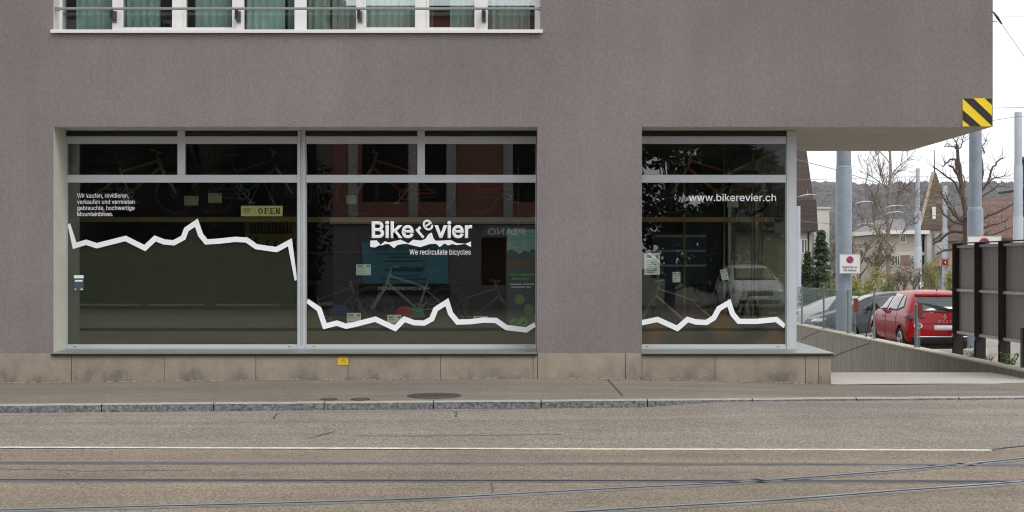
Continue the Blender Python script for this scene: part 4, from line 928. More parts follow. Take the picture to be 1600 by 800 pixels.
def car(name, label, cat, stations, col, loc, rz, sx=1, sy=1, sz=1, wheel_r=.31, xr=.62, xf=3.2, kind='hatch', front=False, lower=None):
    root = thing(name, label, cat, loc, rz)
    paint = mat('car_paint', col, .4, coat=.6, metal=0.0, spec=.05)
    st = [(x * sx, zl, zb * sz, zt * sz, w * sy, wt * sy) for x, zl, zb, zt, w, wt in stations]; L_ = st[-1][0]
    bm = bmesh.new(); rings = []
    for (x, zl, zb, zt, w, wt) in st:
        zb = min(zb, zt - .04); half = [(0, zl), (.75 * w, zl), (w * .96, zl + .07), (w, lerp(zl, zb, .45)), (w * .985, lerp(zl, zb, .85)), (w * .955, zb), (lerp(w * .95, wt, .55), lerp(zb, zt, .55)), (wt, zt - .045 * (1 if zt - zb > .2 else .4)), (wt * .78, zt), (0, zt + .015)]
        pts = half + [(-y, z) for y, z in half[-2:0:-1]]
        rings.append([bm.verts.new((x, y, z)) for y, z in pts])
    n = len(rings[0])
    for a, b in zip(rings, rings[1:]):
        for j in range(n): bm.faces.new((a[j], a[(j + 1) % n], b[(j + 1) % n], b[j]))
    bm.faces.new(rings[0]); bm.faces.new(rings[-1][::-1])
    bmesh.ops.recalc_face_normals(bm, faces=bm.faces)
    me = bpy.data.meshes.new('b'); bm.to_mesh(me); bm.free()
    t = bpy.data.objects.new('t', me); COL.objects.link(t); sb = t.modifiers.new('s', 'SUBSURF'); sb.levels = sb.render_levels = 2
    cut = []
    bvme = smoothed(t); bmv = bmesh.new(); bmv.from_mesh(bvme); bvh = BVHTree.FromBMesh(bmv); bmv.free()
    cm = MB(); wr = wheel_r
    Wd = .9 * sy
    for cx in (xr, xf):
        for s in (-1, 1): cm.tube([(cx, s * (Wd - .24), wr), (cx, s * (Wd + .2), wr)], wr + .055, 28)
    co = cm.build('c', M['black']); bo = t.modifiers.new('b', 'BOOLEAN'); bo.operation = 'DIFFERENCE'; bo.object = co; bo.solver = 'EXACT'
    bme = smoothed(t); bpy.data.objects.remove(t); bpy.data.objects.remove(co)
    bme.materials.clear(); bme.materials.append(paint); bme.materials.append(M['black'])
    for p in bme.polygons:
        c = p.center; inw = any(math.hypot(c.x - cx, c.z - wr) < wr + .06 and abs(c.y) < Wd * .985 and c.z < wr * 2.3 and (abs(c.y) < Wd * .9 or abs(p.normal.y) < .5) for cx in (xr, xf))
        p.material_index = 1 if (inw or c.z < .27) else 0; p.use_smooth = True
    try: bme.set_sharp_from_angle(angle=R(35))
    except Exception: pass
    body = bpy.data.objects.new('body', bme); COL.objects.link(body); body.parent = root
    def patch(name, q, ax, m, off=.006, nu=10, nv=6, parent=root):
        # q: four corners (u,v) of a panel on the skin; it follows the curved body
        mb = MB(); gr = []
        for i in range(nu + 1):
            row = []
            for j in range(nv + 1):
                a, b = i / nu, j / nv
                u = lerp(lerp(q[0][0], q[1][0], a), lerp(q[3][0], q[2][0], a), b); v = lerp(lerp(q[0][1], q[1][1], a), lerp(q[3][1], q[2][1], a), b)
                if ax == 'rear': o, d = Vector((-3, u, v)), Vector((1, 0, 0))
                elif ax == 'front': o, d = Vector((L_ + 3, u, v)), Vector((-1, 0, 0))
                elif ax == 'left': o, d = Vector((u, 3, v)), Vector((0, -1, 0))
                else: o, d = Vector((u, -3, v)), Vector((0, 1, 0))
                h = bvh.ray_cast(o, d)
                if h[0] is None: row.append(None)
                else: row.append(h[0] + h[1] * off)
            gr.append(row)
        for i in range(nu):
            for j in range(nv):
                f = [gr[i][j], gr[i + 1][j], gr[i + 1][j + 1], gr[i][j + 1]]
                if all(f): mb.quad(f)
        if not mb.f: return None
        ob = mb.build(name, m, parent, smooth=True, fix=False)
        bb = bmesh.new(); bb.from_mesh(ob.data); bmesh.ops.remove_doubles(bb, verts=bb.verts, dist=1e-5); bb.to_mesh(ob.data); bb.free()
        so2 = ob.modifiers.new('s', 'SOLIDIFY'); so2.thickness = .008; so2.offset = 0
        return ob
    H = 1.45 * sz; bz = .96 * sz
    k = sx
    for side in ('left', 'right'):
        if kind == 'hatch':
            patch('side_window', [(2.0 * k, bz), (2.78 * k, bz), (2.34 * k, 1.30 * sz), (2.0 * k, 1.34 * sz)], side, M['cglass']); patch('side_window', [(1.05 * k, bz + .01), (1.93 * k, bz), (1.93 * k, 1.345 * sz), (1.12 * k, 1.33 * sz)], side, M['cglass']); patch('side_window', [(.62 * k, bz + .1), (1.0 * k, bz + .02), (1.06 * k, 1.32 * sz), (.85 * k, 1.29 * sz)], side, M['cglass'])
            patch('door_handle', [(2.15 * k, .80 * sz), (2.32 * k, .80 * sz), (2.32 * k, .83 * sz), (2.15 * k, .83 * sz)], side, paint, .03, 4, 2)
            dl = (1.96, 2.9, 1.0)
        else:
            patch('side_window', [(2.25 * k, bz), (3.05 * k, bz), (2.62 * k, 1.28 * sz), (2.25 * k, 1.33 * sz)], side, M['cglass']); patch('side_window', [(1.25 * k, bz), (2.18 * k, bz), (2.18 * k, 1.335 * sz), (1.55 * k, 1.31 * sz)], side, M['cglass'])
            dl = (2.2, 3.1, 1.35)
        for x in dl: patch('door_gap', [(x * k, .32 * sz), (x * k + .012, .32 * sz), (x * k + .012, .93 * sz), (x * k, .93 * sz)], side, M['black'], .002, 1, 10)
    if kind == 'hatch':
        patch('rear_window', [(-.68 * sy, .96 * sz), (.68 * sy, .96 * sz), (.57 * sy, 1.29 * sz), (-.57 * sy, 1.29 * sz)], 'rear', M['cglass'], .008, 14, 8); patch('spoiler', [(-.58 * sy, 1.30 * sz), (.58 * sy, 1.30 * sz), (.54 * sy, 1.36 * sz), (-.54 * sy, 1.36 * sz)], 'rear', paint, .04, 12, 2)
    for s in (-1, 1):
        patch('tail_light', [(s * .42 * sy, .845 * sz), (s * .80 * sy, .76 * sz), (s * .78 * sy, .93 * sz), (s * .50 * sy, .90 * sz)], 'rear', M['lampred'], .012, 8, 4)
        patch('tail_light', [(.05 * k, .80 * sz), (.34 * k, .86 * sz), (.30 * k, .94 * sz), (.14 * k, .92 * sz)], 'left' if s > 0 else 'right', M['lampred'], .012, 6, 4)
    if kind == 'hatch' and not front:
        patch('number_plate', [(-.26, .56 * sz), (.26, .56 * sz), (.26, .665 * sz), (-.26, .665 * sz)], 'rear', M['white'], .015, 6, 2)
        patch('bumper_insert', [(-.72 * sy, .24), (.72 * sy, .24), (.78 * sy, .41 * sz), (-.78 * sy, .41 * sz)], 'rear', M['black'], .01, 14, 5); patch('chrome_strip', [(-.70 * sy, .40 * sz), (.70 * sy, .40 * sz), (.72 * sy, .425 * sz), (-.72 * sy, .425 * sz)], 'rear', M['rim'], .018, 14, 1)
        patch('tailgate_gap', [(-.62 * sy, .70 * sz), (.62 * sy, .70 * sz), (.62 * sy, .712 * sz), (-.62 * sy, .712 * sz)], 'rear', M['black'], .003, 12, 1)
        h = bvh.ray_cast(Vector((-3, 0, .86 * sz)), Vector((1, 0, 0)))[0]
        mb = MB(); c = h; mb.prism([(c.x - .012, 0, c.z + .07), (c.x - .012, .045, c.z), (c.x - .012, 0, c.z - .07), (c.x - .012, -.045, c.z)], (-.012, 0, 0)); mb.build('emblem', M['rim'], root)
        mb = MB(); mb.prism([(c.x - .026, 0, c.z + .03), (c.x - .026, .016, c.z), (c.x - .026, 0, c.z - .03), (c.x - .026, -.016, c.z)], (-.004, 0, 0)); mb.build('emblem', M['lampred'], root)
        h = bvh.ray_cast(Vector((-3, 0, .755 * sz)), Vector((1, 0, 0)))[0]
        tx = text_mesh('C L I O', -.17, .17, 0, .05, 0, M['rim'], 'lettering', root, .01)
        for v in tx.data.vertices: v.co = (h.x - .018 + v.co.y, -v.co.x, h.z + v.co.z - .025)
        h = bvh.ray_cast(Vector((-3, .62 * sy, .66 * sz)), Vector((1, 0, 0)))[0]
        mb = MB(); mb.prism([(h.x - .02, h.y + .1 * math.cos(a * math.pi / 10), h.z + .065 * math.sin(a * math.pi / 10)) for a in range(20)], (.01, 0, 0)); mb.build('country_sticker', M['white'], root)
        tx = text_mesh('CH', -.06, .06, 0, .07, 0, M['ink'], 'lettering', root, .02)
        for v in tx.data.vertices: v.co = (h.x - .027 + v.co.y, h.y - v.co.x, h.z + v.co.z - .035)
        mb = MB(); mb.tube([(.75, 0, 1.43 * sz), (.55, 0, 1.60 * sz)], [.012, .004], 6); mb.build('aerial', M['black'], root)
        mb = MB(); mb.box((.10, -.35, 1.02 * sz - .0), (.13, .12, 1.035 * sz)); mb.build('rear_wiper', M['black'], root)
    mb = MB(); mb.box((.25, -.62 * sy, .13), (L_ - .35, .62 * sy, .34)); mb.build('underbody_shade', M['black'], root)  # black box: car floor, also standing in for the shadow beneath
    # front
    patch('windscreen', [(-.66 * sy, 1.00 * sz), (.66 * sy, 1.00 * sz), (.56 * sy, 1.33 * sz), (-.56 * sy, 1.33 * sz)], 'front', M['cglassd'] if front else M['cglass'], .008, 14, 8)
    for s in (-1, 1):
        patch('headlight', [(s * .42 * sy, .62 * sz), (s * .80 * sy, .66 * sz), (s * .80 * sy, .74 * sz), (s * .42 * sy, .71 * sz)], 'front', M['lampw'], .012, 8, 4)
        patch('headlight', [((L_ - .30), .66 * sz), ((L_ - .14), .62 * sz), ((L_ - .16), .70 * sz), ((L_ - .42), .74 * sz)], 'left' if s > 0 else 'right', M['lampw'], .010, 6, 3)
    patch('grille', [(-.40 * sy, .56 * sz), (.40 * sy, .56 * sz), (.42 * sy, .70 * sz), (-.42 * sy, .70 * sz)], 'front', M['black'], .012, 10, 4); patch('air_intake', [(-.62 * sy, .34 * sz), (.62 * sy, .34 * sz), (.66 * sy, .44 * sz), (-.66 * sy, .44 * sz)], 'front', M['black'], .012, 10, 3)
    if front: patch('number_plate', [(-.26, .47 * sz), (.26, .47 * sz), (.26, .55 * sz), (-.26, .55 * sz)], 'front', M['paper'], .02, 6, 2)
    for side in ('left', 'right'):
        if lower: patch('sill_trim', [(.98 * k, .26), (2.85 * k, .26), (2.85 * k, .38), (.98 * k, .38)], side, lower, .012, 10, 2)
    for s in (-1, 1):
        mx = (2.62 if kind == 'hatch' else 2.95) * k
        mb = MB(); mb.tube([(mx, s * .86 * sy, 1.0 * sz), (mx - .0, s * 1.0 * sy, 1.02 * sz)], .03, 6); mb.tube([(mx + .07, s * 1.0 * sy, 1.03 * sz), (mx + .02, s * 1.0 * sy, 1.03 * sz), (mx - .05, s * 1.0 * sy, 1.03 * sz)], [.04, .085, .09], 10); mb.build('wing_mirror', M['black'], root, smooth=True)
    for cx in (xr, xf):
        for s in (-1, 1):
            mb = MB(); y0 = s * (Wd - .20); y1 = s * (Wd - .02)
            mb.tube([(cx, y0, wr), (cx, y0 + s * .02, wr), (cx, y1 - s * .03, wr), (cx, y1, wr)], [wr * .9, wr, wr, wr * .92], 28); w = mb.build('wheel', M['rubber'], root, smooth=True)
            mb = MB(); mb.ring((cx, y1, wr), wr * .62, .018, 'Y', 24, 5); mb.tube([(cx, y1 - s * .02, wr), (cx, y1 + s * .012, wr)], .05, 10)
            for q in range(5):
                a = 2 * math.pi * q / 5 + .3; mb.tube([(cx, y1, wr), (cx + math.cos(a) * wr * .62, y1, wr + math.sin(a) * wr * .62)], [.035, .024], 6)
            mb.build('rim', M['rim'], w, smooth=True)
    return root
# hatchback: local +x is its front; rear towards the camera
car('hatchback', 'red hatchback seen from behind, parked beyond the ramp wall', 'car', HATCH, (.33, .001, .006), (9.82, 13.72, -.43), R(90), sy=1.0, sz=1.01)
mg = M['steel']
car('sport_utility_car', 'dark grey car standing sideways between the thick mast and the red car', 'car', HATCH, (.05, .06, .07), (12.95, 23.2, -.70), R(180), sx=1.1, sz=1.08, sy=1.02, wheel_r=.34, xr=.70, xf=3.52, lower=mg)
car('saloon_car', 'silver saloon behind the dark grey car, red tail lamp showing', 'car', SEDAN, (.50, .50, .50), (9.0, 29.5, -.86), R(-4), sx=1.0, sz=1.04, xf=3.7, xr=.85, kind='sedan')
car('estate_car', 'white car farthest back along the mesh fence', 'car', SEDAN, (.65, .66, .67), (11.2, 34.5, -1.02), R(-6), sx=1.02, sz=1.1, xf=3.75, xr=.87, kind='sedan')
sv = car('sport_utility_car', 'white sport utility car parked across the street, mirrored in the right window', 'car', HATCH, (.62, .64, .66), (7.9, -31.0, 0), R(90), sx=1.12, sz=1.13, sy=1.02, wheel_r=.36, xr=.70, xf=3.6, front=True)

# ================================================================ VEGETATION
def leafmat(name, a, b):
    return mat(name, a, .7, var=.5, vs=.8, col2=b, fine=.3, fs=6)
M['lf_dark'] = leafmat('dark_foliage', (.030, .045, .018), (.010, .018, .008)); M['lf_mid'] = leafmat('spring_foliage', (.13, .15, .03), (.06, .075, .02)); M['lf_yel'] = leafmat('yellow_green_foliage', (.30, .28, .04), (.12, .15, .03)); M['lf_con'] = leafmat('conifer_needles', (.04, .075, .025), (.015, .03, .014)); M['lf_brn'] = leafmat('brown_buds', (.13, .10, .045), (.07, .055, .025))
def leaves(mb, c, r, n, size, m=0, flat=1):
    for _ in range(n):
        while True:
            p = Vector((random.uniform(-1, 1), random.uniform(-1, 1), random.uniform(-1, 1)))
            if p.length < 1: break
        q = Vector((c[0] + p.x * r[0], c[1] + p.y * r[1], c[2] + p.z * r[2])); s = size * random.uniform(.5, 1.3)
        u = Vector((random.gauss(0, 1), random.gauss(0, 1), random.gauss(0, 1))).normalized(); v = u.orthogonal().normalized()
        mb.quad([q - u * s, q - v * s * .5, q + u * s, q + v * s * .5], m)
def branchtree(loc, H, r0, label, name='bare_tree', mtr=None, depth=5, spread=.55, nch=3, up=.25, seed=1, leaf=None, lsize=.06, lper=0, trunk_frac=.35, gnarl=.15, cat='tree', ratio=.72, twm=None, sides=6):
    random.seed(seed); root = thing(name, label, cat, loc); tk = MB(); cr = MB(); lv = MB()
    def grow(p, d, L_, r, k):
        pts = [p]; q = p; dd = d.copy(); rs = [r]
        for i in range(3):
            dd = (dd + Vector((random.gauss(0, gnarl), random.gauss(0, gnarl), random.gauss(0, gnarl) + up * .15))).normalized(); q = q + dd * L_ / 3; pts.append(q); rs.append(r * (1 - .15 * (i + 1)))
        (tk if k >= depth - 0 else cr).tube(pts, rs, sides if k > 2 else 3, cap=False)
        if lper and k <= 1: leaves(lv, q, (L_ * .5,) * 3, lper, lsize)
        if k <= 0: return
        n = nch if k < depth else nch + 2
        for i in range(n):
            t = random.uniform(.45, 1) if k < depth else random.uniform(.5, 1)
            b = pts[1].lerp(pts[3], t); a = random.uniform(0, 2 * math.pi); o = dd.orthogonal().normalized(); o2 = dd.cross(o)
            nd = (dd * random.uniform(.55, 1.1) + (o * math.cos(a) + o2 * math.sin(a)) * spread * random.uniform(.7, 1.3) + Vector((0, 0, up))).normalized()
            grow(b, nd, L_ * ratio * random.uniform(.7, 1.1), r * .55, k - 1)
    grow(Vector((0, 0, 0)), Vector((0, 0, 1)), H * trunk_frac, r0, depth)
    tk.build('trunk', mtr or M['bark'], root, smooth=True, fix=False)
    c = cr.build('branches', twm or mtr or M['bark'], root, fix=False)
    if lv.f: lv.build('crown', leaf, root, fix=False)
    return root
# birch
def leadertree(loc, H, r0, label, name, mtr, mtw, seed, lean=.05):
    random.seed(seed); root = thing(name, label, 'tree', loc); tk = MB(); cr = MB(); br = MB(); pts = []; n = 14; x = y = 0
    for i in range(n + 1):
        t = i / n; x += random.gauss(0, .05); y += random.gauss(0, .05); pts.append(Vector((x + lean * H * t, y, H * t)))
    tk.tube(pts, [r0 * (1 - .88 * i / n) for i in range(n + 1)], 8, cap=False)
    def sub(p, d, L_, r, k):
        q = p; P_ = [p]; dd = d.copy()
        for i in range(4): dd = (dd + Vector((random.gauss(0, .16), random.gauss(0, .16), random.gauss(.05, .12)))).normalized(); q = q + dd * L_ / 4; P_.append(q)
        (br if k == 3 else cr).tube(P_, [r, r * .85, r * .7, r * .55, r * .35], 5 if k > 1 else 3, cap=False)
        if k == 0: return
        for _ in range(5 if k > 1 else 4):
            i = random.choice((1, 2, 3, 3, 4)); a = Vector((random.gauss(0, 1), random.gauss(0, 1), random.gauss(.35, .6))).normalized(); sub(P_[i], (dd * .9 + a * .7).normalized(), L_ * random.uniform(.38, .58), max(r * .5, .0045), k - 1)
    for k in range(26):
        t = random.uniform(.28, .98); i = int(t * n); p = pts[i].lerp(pts[min(i + 1, n)], t * n - i); a = random.uniform(0, 6.28)
        sub(p, Vector((math.cos(a), math.sin(a), random.uniform(1.1, 2.4))).normalized(), H * .17 * (1.08 - t) + .55, r0 * .36 * (1.05 - t) + .008, 3)
    tk.build('trunk', mtr, root, smooth=True, fix=False); br.build('limbs', mtr, root, fix=False); cr.build('twigs', mtw, root, fix=False)
p = P(1383, 455, 50); leadertree((p.x, 50, -2.0), 12.5, .15, 'tall pale bare birch between the thick mast and the stepped mast', 'birch_tree', M['birch'], M['twig'], 4, .012)
p = P(1345, 455, 44); branchtree((p.x, 44, -1.6), 7, .12, 'brownish budding tree right behind the thick mast', 'budding_tree', M['bark'], depth=5, spread=.6, seed=9, leaf=M['lf_brn'], lsize=.05, lper=5, twm=M['twig'], trunk_frac=.30)
p = P(1420, 455, 46); branchtree((p.x, 46, -1.6), 5.2, .10, 'low budding tree beside the stepped mast', 'budding_tree', M['bark'], depth=5, spread=.7, seed=21, leaf=M['lf_brn'], lsize=.05, lper=3, twm=M['twig'], trunk_frac=.28)
p = P(1300, 455, 47); branchtree((p.x, 47, -1.6), 6, .11, 'budding tree between conifer and thick mast', 'budding_tree', M['bark'], depth=5, spread=.6, seed=33, leaf=M['lf_brn'], lsize=.05, lper=4, twm=M['twig'], trunk_frac=.28)
# pollard: thick knobbly limbs traced at their own depth
def pollard():
    Y = 40; c = P(1512, 470, Y); root = thing('pollard_tree', 'big bare pollarded tree behind the thick mast at the right', 'tree', (c.x, Y, -1.2)); o0 = Vector((c.x, Y, -1.2))
    random.seed(5)
    def L(pts, r0, r1, mb, dy):
        n = len(pts); q = [P(x, y, Y) - o0 + Vector((0, dy * i / n, 0)) for i, (x, y) in enumerate(pts)]
        q2 = []
        for a, b in zip(q, q[1:]):
            for k in range(3): q2.append(a.lerp(b, k / 3) + Vector([random.uniform(-.03, .03) for _ in range(3)]) * (1 if k else 0))
        q2.append(q[-1]); m = len(q2); mb.tube(q2, [lerp(r0, r1, i / (m - 1)) * .72 for i in range(m)], 7)
        e = q2[-1]; mb.tube([e, e + Vector((0, 0, .03))], [r1 * 1.15, r1 * .8], 6)
        return q2
    mb = MB(); L([(1515, 470), (1514, 420), (1512, 370), (1510, 340)], .30, .22, mb, 0); mb.build('trunk', M['bark'], root, smooth=True)
    limbs = [([(1510, 345), (1503, 300), (1501, 260), (1498, 232), (1497, 226)], .15, .06, .3), ([(1502, 290), (1493, 268), (1490, 250), (1480, 250), (1472, 257), (1466, 262)], .08, .03, -.8), ([(1503, 310), (1494, 285), (1480, 272), (1465, 260)], .07, .03, .8), ([(1500, 280), (1491, 262), (1487, 258)], .06, .05, .4), ([(1498, 235), (1491, 229), (1478, 229)], .05, .015, .3), ([(1498, 230), (1492, 220), (1488, 216)], .04, .015, -.2), ([(1499, 232), (1505, 222), (1507, 212)], .04, .012, .2),
             ([(1512, 345), (1525, 310), (1535, 290), (1538, 262), (1538, 235)], .14, .07, .5), ([(1528, 305), (1545, 285), (1555, 260), (1568, 248), (1575, 246)], .08, .03, .8), ([(1540, 290), (1552, 278), (1572, 276)], .05, .02, -.6), ([(1538, 240), (1535, 228), (1543, 220)], .05, .015, .2), ([(1530, 312), (1550, 298), (1562, 290), (1582, 292)], .06, .02, .5), ([(1514, 352), (1535, 342), (1560, 330), (1580, 318)], .10, .03, -.5), ([(1514, 360), (1540, 356), (1562, 350), (1580, 342)], .08, .03, .6), ([(1515, 365), (1545, 368), (1575, 355)], .07, .03, -.9),
             ([(1510, 355), (1492, 335), (1480, 312), (1475, 300)], .10, .04, .6), ([(1508, 352), (1485, 345), (1470, 335), (1462, 322)], .08, .03, -.6), ([(1508, 362), (1488, 362), (1475, 375), (1465, 382)], .09, .04, .9), ([(1509, 370), (1490, 388), (1470, 392), (1460, 398)], .10, .05, -.4), ([(1511, 345), (1506, 310), (1512, 285), (1505, 258)], .06, .02, .7), ([(1500, 345), (1488, 318), (1484, 300)], .05, .02, .9)]
    mb = MB(); tw = MB()
    for pts, a, b, dy in limbs:
        q = L(pts, a, b, mb, dy)
        for _ in range(9):
            i = random.randrange(len(q) // 3, len(q)); d = Vector((random.gauss(0, .5), random.gauss(0, .5), random.uniform(.2, 1))).normalized(); l = random.uniform(.15, .55)
            tw.tube([q[i], q[i] + d * l * .5 + Vector((random.gauss(0, .04), 0, 0)), q[i] + d * l + Vector((random.gauss(0, .08), 0, .05))], [.012, .009, .004], 4, cap=False)
    mb.build('branches', M['bark'], root, smooth=True); tw.build('twigs', M['bark'], root, fix=False)
pollard()
def conifer(x, Y, top, w, label, seed, m, base=-1.5):
    random.seed(seed); c = P(x, top, Y); H = c.z - base; root = thing('conifer', label, 'tree', (c.x, Y, base)); mb = MB(); mb.tube([(0, 0, 0), (0, 0, H)], [.12, .01], 7); mb.build('trunk', M['bark'], root)
    lv = MB(); br = 0; R0 = w * (Y - CY) / F / 2
    for k in range(170):
        h = random.uniform(.12, 1) ** .8; rr = R0 * (1.04 - h) ** .8 * random.uniform(.6, 1.15); a = random.uniform(0, 6.28); e = Vector((math.cos(a) * rr, math.sin(a) * rr, h * H - rr * .28)); s = Vector((0, 0, h * H))
        for t in range(6):
            q = s.lerp(e, (t + 1) / 6); leaves(lv, q, (.12, .12, .07), 9, .07)
    lv.build('crown', m, root, fix=False); return root
conifer(1283, 40, 362, 66, 'dark green conifer beside the cream house', 2, M['lf_con'])
conifer(1262, 46, 395, 40, 'smaller dark conifer at the foot of the brown-roofed house', 6, M['lf_con'])
def bush(x, Y, top, w, label, seed, m, base=-1.6, n=2600, name='bush', size=.05):
    random.seed(seed); c = P(x, top, Y); H = c.z - base; R0 = w * (Y - CY) / F / 2; root = thing(name, label, 'bush', (c.x, Y, base)); lv = MB(); st = MB()
    for k in range(26):
        a = random.uniform(0, 6.28); rr = R0 * math.sqrt(random.random()) * .8; h = random.uniform(.35, .92) * H * (1 - .35 * (rr / R0) ** 2); cc = (math.cos(a) * rr, math.sin(a) * rr * .7, h)
        leaves(lv, cc, (R0 * .28, R0 * .25, H * .13), n // 26, size); st.tube([(cc[0] * .2, cc[1] * .2, 0), (cc[0] * .7, cc[1] * .7, h * .6), cc], [.02, .012, .004], 4, cap=False)
    lv.build('foliage', m, root, fix=False); st.build('stems', M['bark'], root, fix=False); return root
bush(1325, 36, 418, 50, 'yellow-green bush right behind the thick mast', 11, M['lf_yel'])
bush(1362, 38, 410, 56, 'yellow-green spring bush below the birch', 12, M['lf_yel'])
bush(1400, 39, 420, 50, 'olive green bush under the pink house', 13, M['lf_mid'])
bush(1296, 34, 425, 60, 'bright green shrub under the conifer', 14, M['lf_mid'])
bush(1455, 56, 400, 40, 'tall yellow-green bush between the two pale masts', 15, M['lf_yel'])
bush(1488, 58, 412, 30, 'yellow bush beside the tram signal mast', 16, M['lf_yel'])
bush(1262, 33, 440, 40, 'dark green shrub behind the mesh fence', 18, M['lf_dark'], size=.04)
# hedge
hg = thing('hedge', 'clipped brown-green hedge along the car park', 'hedge', (bxp(1480, 42), 42, -1.3)); random.seed(8)
lv = MB(); HX = 5.5
for _ in range(9000):
    q = Vector((random.uniform(-3.2, HX), random.uniform(-.3, .3), random.uniform(0, 1.0 + EYE + (HOR - 441) * (42 - CY) / F - .3 ) )); s_ = .04 * random.uniform(.5, 1.4); u = Vector((random.gauss(0, 1), random.gauss(0, 1), random.gauss(0, 1))).normalized(); v = u.orthogonal().normalized(); lv.quad([q - u * s_, q - v * s_ * .5, q + u * s_, q + v * s_ * .5])
lv.build('foliage', leafmat('hedge_leaves', (.13, .10, .04), (.05, .06, .02)), hg, fix=False)
# weeds along the wall by the hoarding
def weed(x, y, label, s=1.0, seed=0):
    random.seed(seed); Y = 7.62 * F / (x - 800) + CY; root = thing('weed', label, 'plant', (7.60, Y, .0), 0, 'weeds at the foot of the hoarding'); mb = MB(); st = MB()
    for k in range(16):
        a = random.uniform(0, 6.28); l = random.uniform(.12, .30) * s; e = Vector((math.cos(a) * l * .5, math.sin(a) * l * .5, l)); st.tube([(0, 0, 0), e * .5 + Vector((0, 0, .03)), e], [.004, .003, .002], 4, cap=False)
        for t in range(6):
            q = e * (t + 1) / 6; u = Vector((random.gauss(0, 1), random.gauss(0, 1), random.gauss(0, .6))).normalized(); v = u.cross(Vector((0, 0, 1))).normalized() if abs(u.z) < .95 else Vector((1, 0, 0)); w = .035 * s; mb.quad([q, q + u * w + v * w * .4, q + u * w * 2, q + u * w - v * w * .4])
    mb.build('leaves', mat('weed_green', (.10, .20, .03), .6), root, fix=False); st.build('stems', M['lf_mid'], root, fix=False)
weed(1521, 560, 'tall sparse weed at the leftmost hoarding post', 1.2, 1); weed(1548, 565, 'low weed between the hoarding posts', .7, 2); weed(1582, 570, 'leafy weed at the third hoarding post', 1.2, 3)

# ================================================================ BACKGROUND HOUSES
M['cream'] = mat('cream_plaster', (.55, .50, .38), .9, var=.08, vs=.6); M['pink'] = mat('pinkish_plaster', (.47, .40, .36), .9, var=.08, vs=.6); M['offw'] = mat('offwhite_plaster', (.56, .54, .50), .9, var=.1, vs=.5)
M['tile'] = tile_mat('brown_roof_tiles', (.085, .062, .055), (.06, .043, .038), 3.0); M['tileo'] = tile_mat('orange_roof_tiles', (.21, .125, .095), (.13, .085, .068), 3.0); M['tilem'] = tile_mat('mossy_roof_tiles', (.18, .13, .09), (.10, .075, .055), 2.5)
def windows(root, face, rects, Yf, m=None):
    for (x0, x1, z0, z1) in rects:
        f = MB(); t = .07; f.box((x0 - t, Yf - .04, z0 - t), (x1 + t, Yf - .01, z0)); f.box((x0 - t, Yf - .04, z1), (x1 + t, Yf - .01, z1 + t)); f.box((x0 - t, Yf - .04, z0), (x0, Yf - .01, z1)); f.box((x1, Yf - .04, z0), (x1 + t, Yf - .01, z1)); f.box(((x0 + x1) / 2 - .025, Yf - .035, z0), ((x0 + x1) / 2 + .025, Yf - .012, z1)); w = f.build('window', M['white'], root)
        g = MB(); g.box((x0, Yf - .02, z0), (x1, Yf - .006, z1)); g.build('pane', M['cglass'], w)
# left house with steep brown hip roof
Yh = 80.0
def HP(x, y, Y=Yh): p = P(x, y, Y); return p
h1 = thing('house', 'cream house with very steep brown tiled roof at the shop corner', 'house', (0, 0, 0))
a = HP(1271, 362); x0 = HP(1150, 0).x; z0 = -3; ez = a.z; xr = HP(1268, 0).x
mb = MB(); mb.box((x0, Yh, z0), (xr, Yh + 9, ez)); mb.build('wall', M['cream'], h1)
e = HP(1276, 360); t = HP(1266, 225); e2 = HP(1275, 312)
mb = MB()
ring = lambda xl, xr_, yf, yb, z: [(xl, yf, z), (xr_, yf, z), (xr_, yb, z), (xl, yb, z)]
R1 = ring(x0 - .4, e.x, Yh - .5, Yh + 9.5, ez); R2 = ring(x0 - .2, e2.x, Yh - .1, Yh + 9.1, e2.z); R2b = ring(x0 - .1, e2.x - .15, Yh + .05, Yh + 9, e2.z + .04); R3 = ring(x0, t.x, Yh + 2.6, Yh + 6.4, t.z + 1.5)
for A, B in ((R1, R2), (R2, R2b), (R2b, R3)):
    for i in range(4): j = (i + 1) % 4; mb.quad([A[i], A[j], B[j], B[i]])
mb.quad(R3); mb.quad(R1[::-1]); rf = mb.build('roof', M['tile'], h1)
mb = MB(); mb.tube([(HP(1263, 0).x, Yh - .08, z0), (HP(1263, 0).x, Yh - .08, ez)], .06, 6); mb.build('downpipe', M['black'], h1)
c = HP(1284, 350, Yh + 20); mb = MB(); mb.box((c.x - .4, Yh + 20, c.z - 4), (c.x + .6, Yh + 21, c.z + 1.2)); mb.box((c.x - .5, Yh + 19.9, c.z + 1.2), (c.x + .7, Yh + 21.1, c.z + 1.35)); tag(mb.build('chimney_stack', M['offw']), 'white chimney standing right of the steep brown roof', 'chimney')
windows(h1, 'f', [(HP(1253, 0).x, HP(1260, 0).x, HP(0, 395).z, HP(0, 375).z)], Yh)
